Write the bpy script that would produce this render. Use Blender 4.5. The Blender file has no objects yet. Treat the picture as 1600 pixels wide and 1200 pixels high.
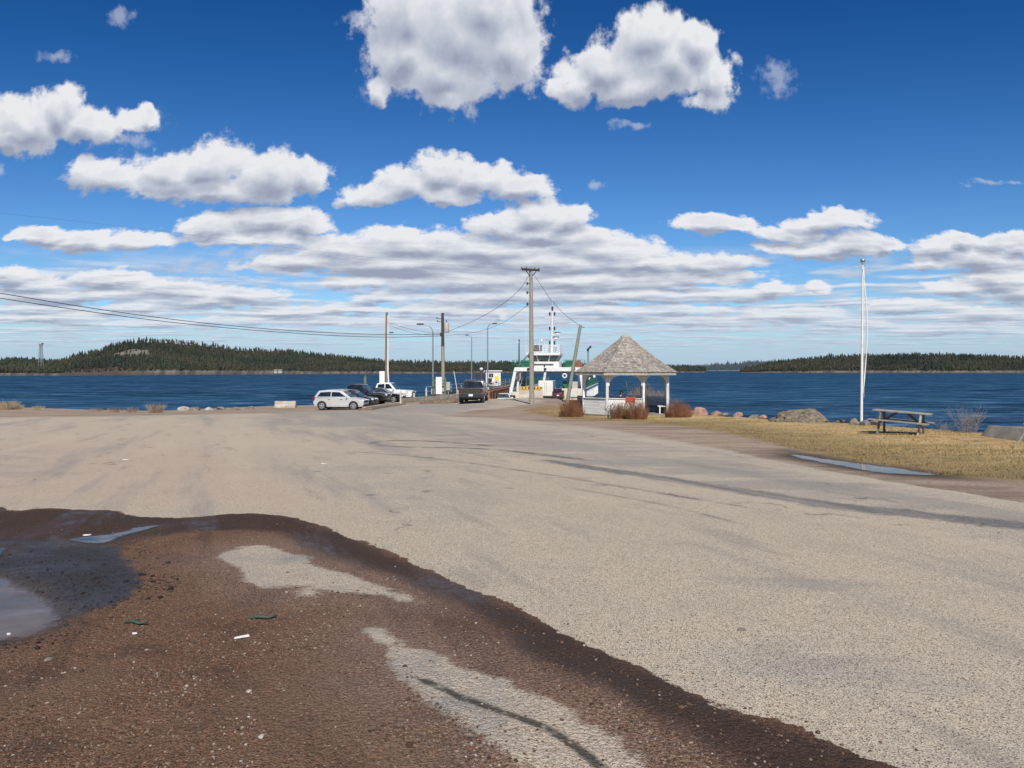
import bpy, bmesh, math, random
import numpy as np
from mathutils import Vector, Matrix
random.seed(7); RNG = np.random.default_rng(7)
R = math.radians
sc = bpy.context.scene
C = sc.collection
CAMZ = 1.65
F = 1200.0
TH = math.atan(22/1200.0)
CT, ST = math.cos(TH), math.sin(TH)

# ------------------------------------------------------------------ layout helpers
def ray(px, py):
    u = (px-800)/F; v = (600-py)/F
    return Vector((u, CT+v*ST, -ST+v*CT))
def at(px, py, Y):
    d = ray(px, py); t = Y/d.y
    return Vector((d.x*t, Y, CAMZ+d.z*t))
def gz(x, y):
    x = np.asarray(x, float); y = np.asarray(y, float)
    s = 0.0225-0.00025*np.clip(x, -16, 20)
    yy = np.clip(y, -40, 64)
    z = -s*yy
    z = z + 0.50*np.exp(-((x-1.0)/8.5)**2-((y-67)/15.0)**2)
    return z
def P(px, py):
    d = ray(px, py); t = 1.0
    lo, hi = 0.5, 200.0
    for _ in range(60):
        m = (lo+hi)/2
        z = CAMZ+d.z*m - float(gz(d.x*m, d.y*m))
        if z > 0: lo = m
        else: hi = m
    return Vector((d.x*lo, d.y*lo, CAMZ+d.z*lo))
def G(x, y, dz=0.0): return Vector((x, y, float(gz(x, y))+dz))

# ------------------------------------------------------------------ node helpers
class NT:
    dims = '3D'
    def __init__(s, tree): s.t = tree; s.n = tree.nodes; s.l = tree.links
    def new(s, typ, **kw):
        n = s.n.new(typ)
        for k, v in kw.items(): setattr(n, k, v)
        return n
    def put(s, sock, v):
        if isinstance(v, bpy.types.NodeSocket): s.l.new(v, sock)
        elif v is not None:
            if sock.type == 'RGBA' and len(v) == 3: v = (*v, 1)
            sock.default_value = v
    def m(s, op, a, b=None, c=None, clamp=False):
        n = s.new('ShaderNodeMath', operation=op, use_clamp=clamp)
        s.put(n.inputs[0], a)
        if b is not None: s.put(n.inputs[1], b)
        if c is not None: s.put(n.inputs[2], c)
        return n.outputs[0]
    def vm(s, op, a, b=None, c=None):
        n = s.new('ShaderNodeVectorMath', operation=op)
        s.put(n.inputs[0], a)
        if b is not None: s.put(n.inputs[1], b)
        if c is not None: s.put(n.inputs[2], c)
        return n.outputs['Value'] if op in ('LENGTH', 'DOT_PRODUCT', 'DISTANCE') else n.outputs[0]
    def mix(s, f, a, b, blend='MIX'):
        n = s.new('ShaderNodeMix', data_type='RGBA', blend_type=blend)
        n.clamp_factor = True
        s.put(n.inputs[0], f); s.put(n.inputs[6], a); s.put(n.inputs[7], b)
        return n.outputs[2]
    def noise(s, vec, scale, detail=4, rough=0.55, dist=0.0, col=False):
        n = s.new('ShaderNodeTexNoise', noise_dimensions=s.dims)
        if vec is not None: s.put(n.inputs['Vector'], vec)
        n.inputs['Scale'].default_value = scale; n.inputs['Detail'].default_value = detail
        n.inputs['Roughness'].default_value = rough; n.inputs['Distortion'].default_value = dist
        return n.outputs[1] if col else n.outputs[0]
    def voro(s, vec, scale, feature='F1', out='Distance', rand=1.0):
        n = s.new('ShaderNodeTexVoronoi', feature=feature, voronoi_dimensions=s.dims)
        s.put(n.inputs['Vector'], vec); n.inputs['Scale'].default_value = scale
        n.inputs['Randomness'].default_value = rand
        return n.outputs[out]
    def ss(s, x, a, b, o0=0.0, o1=1.0):
        n = s.new('ShaderNodeMapRange', interpolation_type='SMOOTHSTEP')
        s.put(n.inputs[0], x); s.put(n.inputs[1], a); s.put(n.inputs[2], b); s.put(n.inputs[3], o0); s.put(n.inputs[4], o1)
        return n.outputs[0]
    def lin(s, x, a, b, o0=0.0, o1=1.0):
        n = s.new('ShaderNodeMapRange')
        s.put(n.inputs[0], x); s.put(n.inputs[1], a); s.put(n.inputs[2], b); s.put(n.inputs[3], o0); s.put(n.inputs[4], o1)
        return n.outputs[0]
    def attr(s, name, out='Fac'):
        n = s.new('ShaderNodeAttribute', attribute_name=name); return n.outputs[out]
    def sep(s, v):
        n = s.new('ShaderNodeSeparateXYZ'); s.put(n.inputs[0], v); return n.outputs
    def comb(s, x, y, z):
        n = s.new('ShaderNodeCombineXYZ')
        for i, q in enumerate((x, y, z)): s.put(n.inputs[i], q)
        return n.outputs[0]
    def bump(s, h, strength, dist, normal=None):
        n = s.new('ShaderNodeBump'); s.put(n.inputs['Strength'], strength); s.put(n.inputs['Distance'], dist)
        s.put(n.inputs['Height'], h)
        if normal is not None: s.put(n.inputs['Normal'], normal)
        return n.outputs[0]

def newmat(name):
    mt = bpy.data.materials.new(name); mt.use_nodes = True
    nt = NT(mt.node_tree); nt.n.clear()
    out = nt.new('ShaderNodeOutputMaterial'); b = nt.new('ShaderNodeBsdfPrincipled')
    nt.l.new(b.outputs[0], out.inputs[0])
    return mt, nt, b
MATS = {}
def pm(name, c1, c2=None, scale=6.0, rough=0.6, bump=0.0, metal=0.0, stretch=(1, 1, 1), spec=0.5, detail=5, coat=0.0, dirt=0.0, lo=0.35, hi=0.65):
    """general procedural material: two tones mixed by stretched noise, with grime and fine bump"""
    if name in MATS: return MATS[name]
    mt, nt, b = newmat(name)
    if c2 is None: c2 = tuple(q*0.82 for q in c1)
    tc = nt.new('ShaderNodeTexCoord').outputs['Object']
    v = nt.vm('MULTIPLY', tc, stretch)
    n = nt.noise(v, scale, detail)
    col = nt.mix(nt.ss(n, lo, hi), c1, c2)
    if dirt > 0:
        d = nt.noise(tc, scale*0.35, 6, 0.65)
        col = nt.mix(nt.m('MULTIPLY', nt.ss(d, 0.5, 0.72), dirt), col, (0.10, 0.085, 0.065))
    nt.put(b.inputs['Base Color'], col)
    b.inputs['Metallic'].default_value = metal
    b.inputs['Specular IOR Level'].default_value = spec
    b.inputs['Coat Weight'].default_value = coat
    b.inputs['Coat Roughness'].default_value = 0.06
    nt.put(b.inputs['Roughness'], nt.lin(n, 0.3, 0.7, max(0.02, rough-0.07), min(1, rough+0.07)))
    if bump > 0: nt.put(b.inputs['Normal'], nt.bump(n, bump, 0.01))
    MATS[name] = mt
    return mt

# ------------------------------------------------------------------ mesh builder
class MB:
    def __init__(s): s.v = []; s.f = []
    def add(s, vs, fs):
        o = len(s.v); s.v += [tuple(q) for q in vs]; s.f += [tuple(i+o for i in f) for f in fs]; return s
    def box(s, c, size, rot=None, taper=1.0):
        x, y, z = (q/2 for q in size); vs = []
        for sz in (-1, 1):
            k = taper if sz > 0 else 1.0
            for sx, sy in ((-1, -1), (1, -1), (1, 1), (-1, 1)): vs.append(Vector((sx*x*k, sy*y*k, sz*z)))
        if rot is not None: vs = [rot @ q for q in vs]
        c = Vector(c)
        return s.add([q+c for q in vs], [(3, 2, 1, 0), (4, 5, 6, 7), (0, 1, 5, 4), (1, 2, 6, 5), (2, 3, 7, 6), (3, 0, 4, 7)])
    def bar(s, a, b, w, h=None, up=(0, 0, 1)):
        a = Vector(a); b = Vector(b); d = b-a; L = d.length; d.normalize()
        u = Vector(up)
        if abs(d.dot(u)) > 0.97: u = Vector((0, 1, 0))
        sd = d.cross(u).normalized(); u = sd.cross(d).normalized()
        rot = Matrix((d, sd, u)).transposed()
        return s.box((a+b)/2, (L, w, h or w), rot)
    def tube(s, pts, r, n=8, cap=True):
        pts = [Vector(p) for p in pts]; m = len(pts)
        rr = r if isinstance(r, (list, tuple)) else [r]*m
        vs = []; fs = []; prev = None
        for i, p in enumerate(pts):
            d = (pts[min(i+1, m-1)]-pts[max(i-1, 0)]).normalized()
            if prev is None:
                u = Vector((1, 0, 0)) if abs(d.x) < 0.9 else Vector((0, 1, 0))
            else: u = prev
            u = (u-d*u.dot(d)).normalized(); w = d.cross(u); prev = u
            for k in range(n):
                a = 2*math.pi*k/n; vs.append(p+(u*math.cos(a)+w*math.sin(a))*rr[i])
        for i in range(m-1):
            for k in range(n):
                k2 = (k+1) % n; fs.append((i*n+k, i*n+k2, (i+1)*n+k2, (i+1)*n+k))
        if cap: fs.append(tuple(range(n-1, -1, -1))); fs.append(tuple((m-1)*n+k for k in range(n)))
        return s.add(vs, fs)
    def lathe(s, prof, c=(0, 0, 0), n=16, axis='z'):
        vs = []; fs = []
        for (r, z) in prof:
            for k in range(n):
                a = 2*math.pi*k/n
                q = (r*math.cos(a), r*math.sin(a), z)
                if axis == 'y': q = (q[0], q[2], q[1])
                elif axis == 'x': q = (q[2], q[0], q[1])
                vs.append(Vector(q)+Vector(c))
        m = len(prof)
        for i in range(m-1):
            for k in range(n):
                k2 = (k+1) % n; fs.append((i*n+k, i*n+k2, (i+1)*n+k2, (i+1)*n+k))
        fs.append(tuple(range(n-1, -1, -1))); fs.append(tuple((m-1)*n+k for k in range(n)))
        return s.add(vs, fs)
    def quad(s, *p): return s.add(p, [tuple(range(len(p)))])
    def prism(s, poly, yf):
        """poly of (x,z), half width yf(x,z)"""
        n = len(poly)
        vs = [(x, -yf(x, z), z) for x, z in poly]+[(x, yf(x, z), z) for x, z in poly]
        fs = [tuple(range(n)), tuple(range(2*n-1, n-1, -1))]
        for i in range(n):
            j = (i+1) % n; fs.append((j, i, n+i, n+j))
        return s.add(vs, fs)
    def build(s, name, mat, parent=None, bevel=0.0, smooth=False, seg=2):
        me = bpy.data.meshes.new(name); me.from_pydata(s.v, [], s.f); me.update()
        bm = bmesh.new(); bm.from_mesh(me)
        if bevel > 0:
            bmesh.ops.remove_doubles(bm, verts=bm.verts, dist=1e-5)
            ed = [e for e in bm.edges if len(e.link_faces) == 2 and e.calc_face_angle(0) > R(25)]
            bmesh.ops.bevel(bm, geom=ed, offset=bevel, segments=seg, profile=0.6, affect='EDGES', clamp_overlap=True)
        bmesh.ops.recalc_face_normals(bm, faces=bm.faces)
        bm.to_mesh(me); bm.free()
        if smooth:
            me.shade_smooth()
            if bevel or smooth == 'auto':
                me.set_sharp_from_angle(angle=R(38))
        me.materials.append(mat)
        o = bpy.data.objects.new(name, me); C.objects.link(o)
        if parent is not None: o.parent = parent
        return o

def thing(name, label, cat, loc=(0, 0, 0), rotz=0.0, group=None):
    o = bpy.data.objects.new(name, None); C.objects.link(o); o.empty_display_size = 0.3
    o.location = loc; o.rotation_euler = (0, 0, rotz); o['label'] = label; o['category'] = cat
    if group: o['group'] = group
    return o
def tag(o, label, cat, group=None, kind=None):
    o['label'] = label; o['category'] = cat
    if group: o['group'] = group
    if kind: o['kind'] = kind
    return o
def struct(o, label=None, kind='structure', cat=None):
    o['kind'] = kind
    if label: o['label'] = label
    if cat: o['category'] = cat
    return o
def copy_tree(o, parent=None):
    c = o.copy(); C.objects.link(c); c.parent = parent
    for ch in list(o.children): copy_tree(ch, c)
    return c
def npmesh(name, V, Fc, mat, attrs=None, smooth=False, colors=None):
    """V (n,3), Fc (m,k) k=3/4"""
    me = bpy.data.meshes.new(name); V = np.asarray(V, np.float32); Fc = np.asarray(Fc, np.int32)
    n, (m, k) = len(V), Fc.shape
    me.vertices.add(n); me.vertices.foreach_set('co', V.ravel())
    me.loops.add(m*k); me.loops.foreach_set('vertex_index', Fc.ravel())
    me.polygons.add(m); me.polygons.foreach_set('loop_start', np.arange(0, m*k, k, dtype=np.int32))
    me.polygons.foreach_set('use_smooth', np.full(m, bool(smooth)))
    for a, val in (attrs or {}).items():
        at_ = me.attributes.new(a, 'FLOAT', 'POINT'); at_.data.foreach_set('value', np.asarray(val, np.float32))
    for a, val in (colors or {}).items():
        at_ = me.attributes.new(a, 'FLOAT_COLOR', 'POINT')
        at_.data.foreach_set('color', np.hstack([val, np.ones((n, 1))]).astype(np.float32).ravel())
    me.update(calc_edges=True); me.validate()
    me.materials.append(mat)
    o = bpy.data.objects.new(name, me); C.objects.link(o); return o

# ------------------------------------------------------------------ camera, sun, world
cam_d = bpy.data.cameras.new('camera'); cam = bpy.data.objects.new('camera', cam_d); C.objects.link(cam)
cam.location = (0, 0, CAMZ); cam.rotation_euler = (R(90)-TH, 0, 0)
cam_d.sensor_width = 36; cam_d.lens = 36*F/1600; cam_d.clip_end = 20000; cam_d.clip_start = 0.05
sc.camera = cam
SUN_EL, SUN_AZ = R(45), R(8)     # azimuth: degrees to the right of straight behind the camera
sdir = Vector((math.sin(SUN_AZ)*math.cos(SUN_EL), -math.cos(SUN_AZ)*math.cos(SUN_EL), math.sin(SUN_EL)))
sd_ = bpy.data.lights.new('sun', 'SUN'); sun = bpy.data.objects.new('sun', sd_); C.objects.link(sun)
sd_.energy = 5.0; sd_.angle = R(0.53); sd_.color = (1.0, 0.94, 0.84)
sun.rotation_euler = sdir.to_track_quat('Z', 'Y').to_euler()
sc.cycles.max_bounces = 6; sc.cycles.diffuse_bounces = 2; sc.cycles.glossy_bounces = 3
sc.view_settings.view_transform = 'Standard'; sc.view_settings.look = 'None'; sc.view_settings.exposure = 0; sc.view_settings.gamma = 1

W = bpy.data.worlds.new('World'); sc.world = W; W.use_nodes = True
def uv(px, py):
    d = ray(px, py); return (d.x/d.y, d.z/d.y)
# solid cumulus blobs: px, py, rx, ry (as seen from the viewpoint, turned into sky directions)
BL = [
 (640,30,70,60),(720,60,95,75),(795,80,55,65),(690,115,75,50),(630,85,55,45),(760,20,80,60),(700,145,45,20),(590,140,20,18),
 (1010,58,48,45),(960,95,55,45),(920,125,60,28),(1040,100,62,48),(880,137,34,13),(1080,72,40,30),(1115,118,34,36),(1100,152,40,16),(1000,128,90,26),
 (95,168,36,36),(40,195,75,38),(140,195,60,33),(10,215,60,26),(215,180,36,18),(225,170,22,14),
 (340,258,62,34),(270,272,80,32),(160,277,58,24),(420,275,62,36),(480,275,42,28),(370,295,110,24),(250,295,90,18),
 (690,268,58,30),(640,292,62,30),(585,312,48,18),(750,282,62,28),(810,292,45,18),(690,310,70,16),
 (840,338,48,24),(790,352,55,18),(880,342,38,20),(850,362,80,12),
 (420,345,62,20),(330,355,58,18),(480,350,52,18),(400,370,120,13),
 (70,368,52,14),(140,380,60,14),(215,376,52,15),(25,372,14,6),
 (650,380,110,20),(540,392,100,22),(760,388,110,24),(900,378,70,24),(960,390,70,24),(830,408,180,22),(620,412,190,22),(470,410,70,15),(1000,410,70,15),(1100,414,85,14),
 (740,440,190,15),(920,438,160,16),(1080,436,110,12),(560,440,60,10),(820,462,170,13),(990,462,140,13),
 (1110,350,62,16),(1160,352,30,12),(1230,362,55,12),(1290,346,62,14),(1260,388,70,13),(1320,380,60,18),(1370,382,28,12),
 (1470,385,52,18),(1500,374,30,12),(1560,378,34,16),(1440,408,42,14),(1540,405,80,20),(1590,385,24,14),(1570,440,80,20),(1500,450,60,14),(1600,455,60,24),
 (1215,452,30,11),(1280,448,16,10),(1160,462,60,9),(1240,490,90,10),(1420,480,90,10),(1560,492,90,14),
 (60,440,70,14),(170,436,62,15),(20,432,40,16),(270,452,90,14),(390,458,70,12),(120,462,130,13),(330,470,120,10),(220,482,80,9),(560,480,60,8),(460,486,80,8),(600,462,50,8),
 (60,498,110,10),(400,500,110,8),(690,482,90,8),(775,488,16,9),(60,480,70,8),(950,488,150,9),(1080,482,90,8),(880,500,90,8),
 (1090,500,110,8),(1320,505,90,8),(1500,515,110,9),(560,500,120,7),(250,505,90,8),
]
FAINT = [(190,28,30,15),(78,88,24,11),(1200,128,34,20),(985,190,30,8),(925,292,10,9),(205,212,34,18),(235,178,30,20),(1130,128,20,20),(1330,425,28,7),(1545,280,34,5),(1590,278,16,5),(5,268,12,8),(560,30,30,14),(585,140,26,20),(480,400,160,28),(330,415,80,16),(620,500,500,26),(1250,500,420,26)]
def build_world():
    nt = NT(W.node_tree); nt.n.clear(); nt.dims = '2D'
    W.cycles.sampling_method = 'MANUAL'; W.cycles.sample_map_resolution = 256
    out = nt.new('ShaderNodeOutputWorld'); bg = nt.new('ShaderNodeBackground'); nt.l.new(bg.outputs[0], out.inputs[0])
    bg.inputs[1].default_value = 0.1
    sky = nt.new('ShaderNodeTexSky', sky_type='NISHITA'); sky.sun_disc = False
    sky.sun_elevation = SUN_EL; sky.sun_rotation = math.pi-SUN_AZ
    sky.air_density = 1.0; sky.dust_density = 0.3; sky.ozone_density = 2.0; sky.altitude = 0
    tc = nt.new('ShaderNodeTexCoord').outputs['Generated']
    x, y, z = nt.sep(tc)
    ya = nt.m('MAXIMUM', nt.m('ABSOLUTE', y), 0.02)
    u = nt.m('DIVIDE', x, ya); v = nt.m('DIVIDE', z, ya)
    p = nt.comb(u, v, 0.0)
    # deep polarised-looking blue above, pale towards the horizon
    sat = nt.new('ShaderNodeHueSaturation'); sat.inputs['Saturation'].default_value = SKY_SAT; sat.inputs['Value'].default_value = 1.0
    nt.put(sat.inputs['Color'], sky.outputs[0])
    skyc = nt.mix(1.0, sat.outputs[0], SKY_TINT, 'MULTIPLY')
    hz = nt.ss(v, 0.0, 0.56)
    skyc = nt.mix(1.0, skyc, nt.mix(hz, (0.70, 0.92, 1.20), (0.13, 0.44, 0.74)), 'MULTIPLY')
    # cloud field; the noise is squeezed vertically towards the horizon, where the decks are seen edge-on
    def field(du, dv):
        u_ = nt.m('ADD', u, du) if du else u
        sv0 = nt.ss(v, 0.0, 0.35, 0.30, 1.0)
        v_ = nt.m('ADD', v, nt.m('MULTIPLY', sv0, dv)) if dv else v
        pp = nt.comb(u_, v_, 0.0)
        lg = nt.m('MULTIPLY', nt.m('LOGARITHM', nt.m('ADD', nt.m('MAXIMUM', v_, 0.0), 0.05), math.e), 0.36)
        pn = nt.comb(nt.m('MULTIPLY', u_, nt.ss(v, 0.0, 0.3, 0.75, 1.0)), lg, 0.0)
        w1 = nt.noise(pn, 8.0, 3, 0.55, col=True)
        w2 = nt.noise(pn, 30.0, 4, 0.6, col=True)
        amp = nt.comb(1.0, sv0, 0.0)
        off1 = nt.vm('MULTIPLY', nt.vm('MULTIPLY', nt.vm('SUBTRACT', w1, (.5, .5, .5)), (0.060, 0.045, 0)), amp)
        o2 = nt.vm('MULTIPLY', nt.vm('SUBTRACT', w2, (.5, .5, .5)), (0.024, 0.022, 0))
        q = nt.vm('ADD', nt.vm('ADD', pp, off1), nt.vm('MULTIPLY', o2, amp))
        def blobs(lst):
            cur = None
            for (bx, by, rx, ry) in lst:
                cu, cv = uv(bx, by); su, sv = F/rx/1.25, F/ry/1.25
                d = nt.vm('LENGTH', nt.vm('MULTIPLY_ADD', q, (su, sv, 0), (-cu*su, -cv*sv, 0)))
                cur = d if cur is None else nt.new_smin(cur, d)
            return cur
        a = nt.m('SUBTRACT', 1.0, blobs(BL))
        puff = nt.voro(nt.vm('ADD', pn, o2), 26.0, 'SMOOTH_F1')
        puff2 = nt.voro(nt.vm('ADD', pn, o2), 62.0, 'SMOOTH_F1')
        n3 = nt.noise(pn, 50.0, 6, 0.62)
        extra = nt.m('ADD', nt.m('ADD', nt.m('MULTIPLY', nt.m('SUBTRACT', 0.42, puff), 0.42), nt.m('MULTIPLY', nt.m('SUBTRACT', 0.42, puff2), 0.20)), nt.m('MULTIPLY', nt.m('SUBTRACT', n3, 0.5), 0.80))
        return a, extra, (lambda: nt.m('SUBTRACT', 1.0, blobs(FAINT))), n3
    def smin(a, b):
        return nt.m('SMOOTH_MIN', a, b, 0.18)
    nt.new_smin = smin
    a0, e0, fa, n3 = field(0, 0)
    f0 = nt.m('ADD', a0, e0)
    a1, e1, _, _ = field(0.006, 0.022)
    f1 = nt.m('ADD', a1, e1)
    dens = nt.ss(f0, 0.0, 0.36)
    # stratocumulus decks piling up towards the horizon (plane projection)
    zz = nt.m('MAXIMUM', v, 0.012)
    inv = nt.m('DIVIDE', 1.0, nt.m('ADD', zz, 0.02))
    q2 = nt.comb(nt.m('MULTIPLY', nt.m('MULTIPLY', u, inv), 0.8), nt.m('MULTIPLY', inv, 1.0), 0.0)
    q3 = nt.vm('ADD', q2, (0.0, -0.28, 0))
    s0 = nt.noise(q2, 0.9, 6, 0.6); s1 = nt.noise(q3, 0.9, 6, 0.6)
    cov = nt.m('MULTIPLY', nt.ss(v, 0.17, 0.11), nt.ss(v, 0.008, 0.04))
    sd0 = nt.m('MULTIPLY', nt.ss(nt.m('ADD', s0, nt.m('MULTIPLY', nt.m('SUBTRACT', n3, .5), 0.12)), 0.38, 0.58), cov)
    lit_c = nt.m('ADD', 0.52, nt.m('ADD', nt.m('MULTIPLY', nt.m('SUBTRACT', a0, a1), 1.05), nt.m('MULTIPLY', nt.m('SUBTRACT', e0, e1), 0.20)), clamp=True)
    lit_s = nt.m('ADD', 0.55, nt.m('MULTIPLY', nt.m('SUBTRACT', s0, s1), 2.4), clamp=True)
    lit_c = nt.m('ADD', lit_c, nt.m('MULTIPLY', nt.m('MULTIPLY', nt.m('SUBTRACT', s0, s1), nt.ss(v, 0.24, 0.14)), 1.5))
    thick = nt.ss(f0, 0.15, 1.0)
    lit_c = nt.m('SUBTRACT', nt.m('ADD', lit_c, 0.16), nt.m('MULTIPLY', thick, 0.32), clamp=True)
    def ccol(l):
        r = nt.new('ShaderNodeValToRGB'); nt.put(r.inputs[0], l)
        e = r.color_ramp.elements; e[0].position = 0.12; e[0].color = (3.2, 3.6, 4.7, 1); e[1].position = 0.95; e[1].color = (8.3, 8.4, 8.7, 1)
        k = r.color_ramp.elements.new(0.45); k.color = (5.0, 5.4, 6.3, 1)
        return r.outputs[0]
    c = nt.mix(nt.m('MULTIPLY', sd0, 0.78), skyc, ccol(lit_s))
    fd = nt.m('MULTIPLY', nt.ss(nt.m('ADD', fa(), nt.m('MULTIPLY', nt.m('SUBTRACT', n3, .5), 1.8)), 0.05, 0.9), 0.5)
    c = nt.mix(fd, c, (5.6, 6.1, 7.3))
    dens = nt.m('MULTIPLY', dens, nt.ss(v, 0.03, 0.13, 0.60, 0.98))
    c = nt.mix(dens, c, ccol(lit_c))
    # horizon haze
    hazef = nt.ss(v, 0.08, 0.0, 0.0, 0.65)
    c = nt.mix(hazef, c, (3.5, 5.0, 7.6))
    nt.put(bg.inputs[0], c)
SKY_SAT = 1.25; SKY_TINT = (1.0, 1.0, 1.0)
build_world()
# ------------------------------------------------------------------ ground regions (outlines on the ground, in metres)
def poly(px): return np.array([[P(*q).x, P(*q).y] for q in px])
def seg_d(X, Y, A, B):
    d = B-A; L2 = (d**2).sum()+1e-12
    t = np.clip(((X-A[0])*d[0]+(Y-A[1])*d[1])/L2, 0, 1)
    return np.hypot(X-(A[0]+t*d[0]), Y-(A[1]+t*d[1]))
def sdf(X, Y, pg):
    """signed distance, positive inside"""
    dm = np.full(X.shape, 1e9); ins = np.zeros(X.shape, bool); n = len(pg)
    for i in range(n):
        A, B = pg[i], pg[(i+1) % n]
        dm = np.minimum(dm, seg_d(X, Y, A, B))
        c = ((A[1] > Y) != (B[1] > Y))
        with np.errstate(divide='ignore', invalid='ignore'):
            xi = (B[0]-A[0])*(Y-A[1])/(B[1]-A[1]+1e-15)+A[0]
        ins ^= c & (X < xi)
    return np.where(ins, dm, -dm)
def sline(X, Y, ln):
    """distance to a polyline, signed by side"""
    dm = np.full(X.shape, 1e9); sg = np.ones(X.shape)
    for A, B in zip(ln[:-1], ln[1:]):
        d = seg_d(X, Y, A, B); cr = (B[0]-A[0])*(Y-A[1])-(B[1]-A[1])*(X-A[0])
        k = d < dm; dm = np.where(k, d, dm); sg = np.where(k, np.sign(cr), sg)
    return dm*sg
def smooth_line(pts, it=2, closed=False):
    p = np.array(pts, float)
    for _ in range(it):
        q = []
        n = len(p); rng_ = range(n if closed else n-1)
        if not closed: q.append(p[0])
        for i in rng_:
            a, b = p[i], p[(i+1) % n]; q += [a*.75+b*.25, a*.25+b*.75]
        if not closed: q.append(p[-1])
        p = np.array(q)
    return [tuple(t) for t in p]
WET_EDGE = [(-500,775),(-100,785),(0,790),(20,800),(70,793),(130,797),(185,797),(200,806),(300,810),(345,803),(400,802),(450,806),(500,820),(545,838),(600,860),(650,882),(700,903),(760,928),(800,945),(850,972),(930,1010),(1000,1040),(1080,1080),(1150,1112),(1230,1130),(1300,1160),(1400,1197),(1480,1228),(1600,1290),(1700,1400)]
WET_EDGE = smooth_line(WET_EDGE, 1)
RIGHT_EDGE = [(690,650),(760,653),(860,660),(960,672),(1060,690),(1160,708),(1240,726),(1330,742),(1420,757),(1520,772),(1600,786),(1800,822),(2300,905)]
pg_road = poly([(700,624),(740,621),(790,621),(850,626),(840,630),(800,636),(740,641)]+RIGHT_EDGE+[(2600,1500)]+WET_EDGE[::-1]+[(-800,800),(-800,655),(0,652),(150,651),(300,648),(480,644),(580,640),(630,630)])
pg_lawn = poly([(815,642),(850,650),(900,656),(1000,660),(1080,667),(1150,680),(1220,697),(1300,715),(1380,730),(1480,744),(1560,749),(1650,756),(1900,790),(2500,850),(2500,715),(1600,672),(1300,652),(1080,642),(900,635),(850,634)])
pg_wet = poly(WET_EDGE[4:]+[(1500,1400),(1180,1215),(1120,1180),(1010,1118),(930,1062),(850,1032),(770,985),(690,935),(640,915),(560,880),(500,862),(430,832),(380,828),(300,828),(240,836),(160,850),(60,850),(-100,850),(-500,850),(-500,775)])
pg_dry1 = poly(smooth_line([(335,870),(385,850),(430,853),(480,880),(560,902),(620,922),(680,946),(640,944),(560,930),(470,915),(400,918),(375,905),(385,893)], 2, True))
pg_dry2 = poly(smooth_line([(560,972),(640,1005),(700,1030),(760,1055),(830,1083),(900,1108),(960,1138),(1005,1180),(1020,1230),(870,1250),(800,1180),(720,1120),(660,1080),(610,1035)], 2, True))
pg_dry3 = poly(smooth_line([(465,920),(500,922),(495,934),(470,932)], 2, True))
pg_mud = poly(smooth_line([(-400,870),(-60,850),(60,842),(150,848),(185,856),(205,880),(225,905),(215,925),(170,945),(120,958),(80,985),(0,1010),(-300,1040)], 2, True))
pg_pink = poly(smooth_line([(60,690),(250,680),(420,720),(560,800),(640,870),(560,850),(400,800),(200,800),(0,790),(-300,760),(-200,700)], 2, True))
pg_pale = poly(smooth_line([(-800,645),(0,655),(300,650),(600,700),(300,700),(0,690),(-800,690)], 2, True))
pg_tar = poly(smooth_line([(840,716),(900,724),(1000,738),(1120,757),(1300,785),(1450,800),(1620,818),(1900,850),(1900,868),(1620,830),(1450,812),(1300,796),(1100,762),(980,742),(880,728)], 2, True))
pg_grey = poly(smooth_line([(380,650),(600,634),(720,625),(800,630),(740,642),(690,660),(800,668),(960,690),(1100,712),(1300,748),(1600,800),(1900,850),(1900,880),(1500,815),(1100,758),(800,700),(600,670),(450,668)], 2, True))
pg_grey2 = poly(smooth_line([(1160,1020),(1300,1010),(1450,1060),(1620,1120),(1800,1180),(1800,1300),(1500,1220),(1300,1100)], 2, True))
pg_greyl = poly(smooth_line([(-400,700),(0,698),(60,710),(70,725),(30,735),(90,745),(0,750),(-400,760)], 2, True))
pg_damp = poly(smooth_line([(1210,700),(1300,712),(1480,738),(1560,752),(1490,750),(1400,742),(1240,712)], 2, True))  # dark damp ground around the road puddle
ln_skid = [poly(smooth_line([(900,717),(760,700),(640,699),(590,696),(578,692),(600,688),(680,689),(760,696)], 2)), poly(smooth_line([(560,706),(680,716),(760,727),(860,742),(1000,765),(1150,790)], 2)), poly(smooth_line([(900,764),(1050,790),(1200,830)], 2))]
ln_crack = [poly(smooth_line([(665,1066),(720,1088),(790,1115),(850,1140),(900,1165),(960,1215)], 2))]
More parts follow.
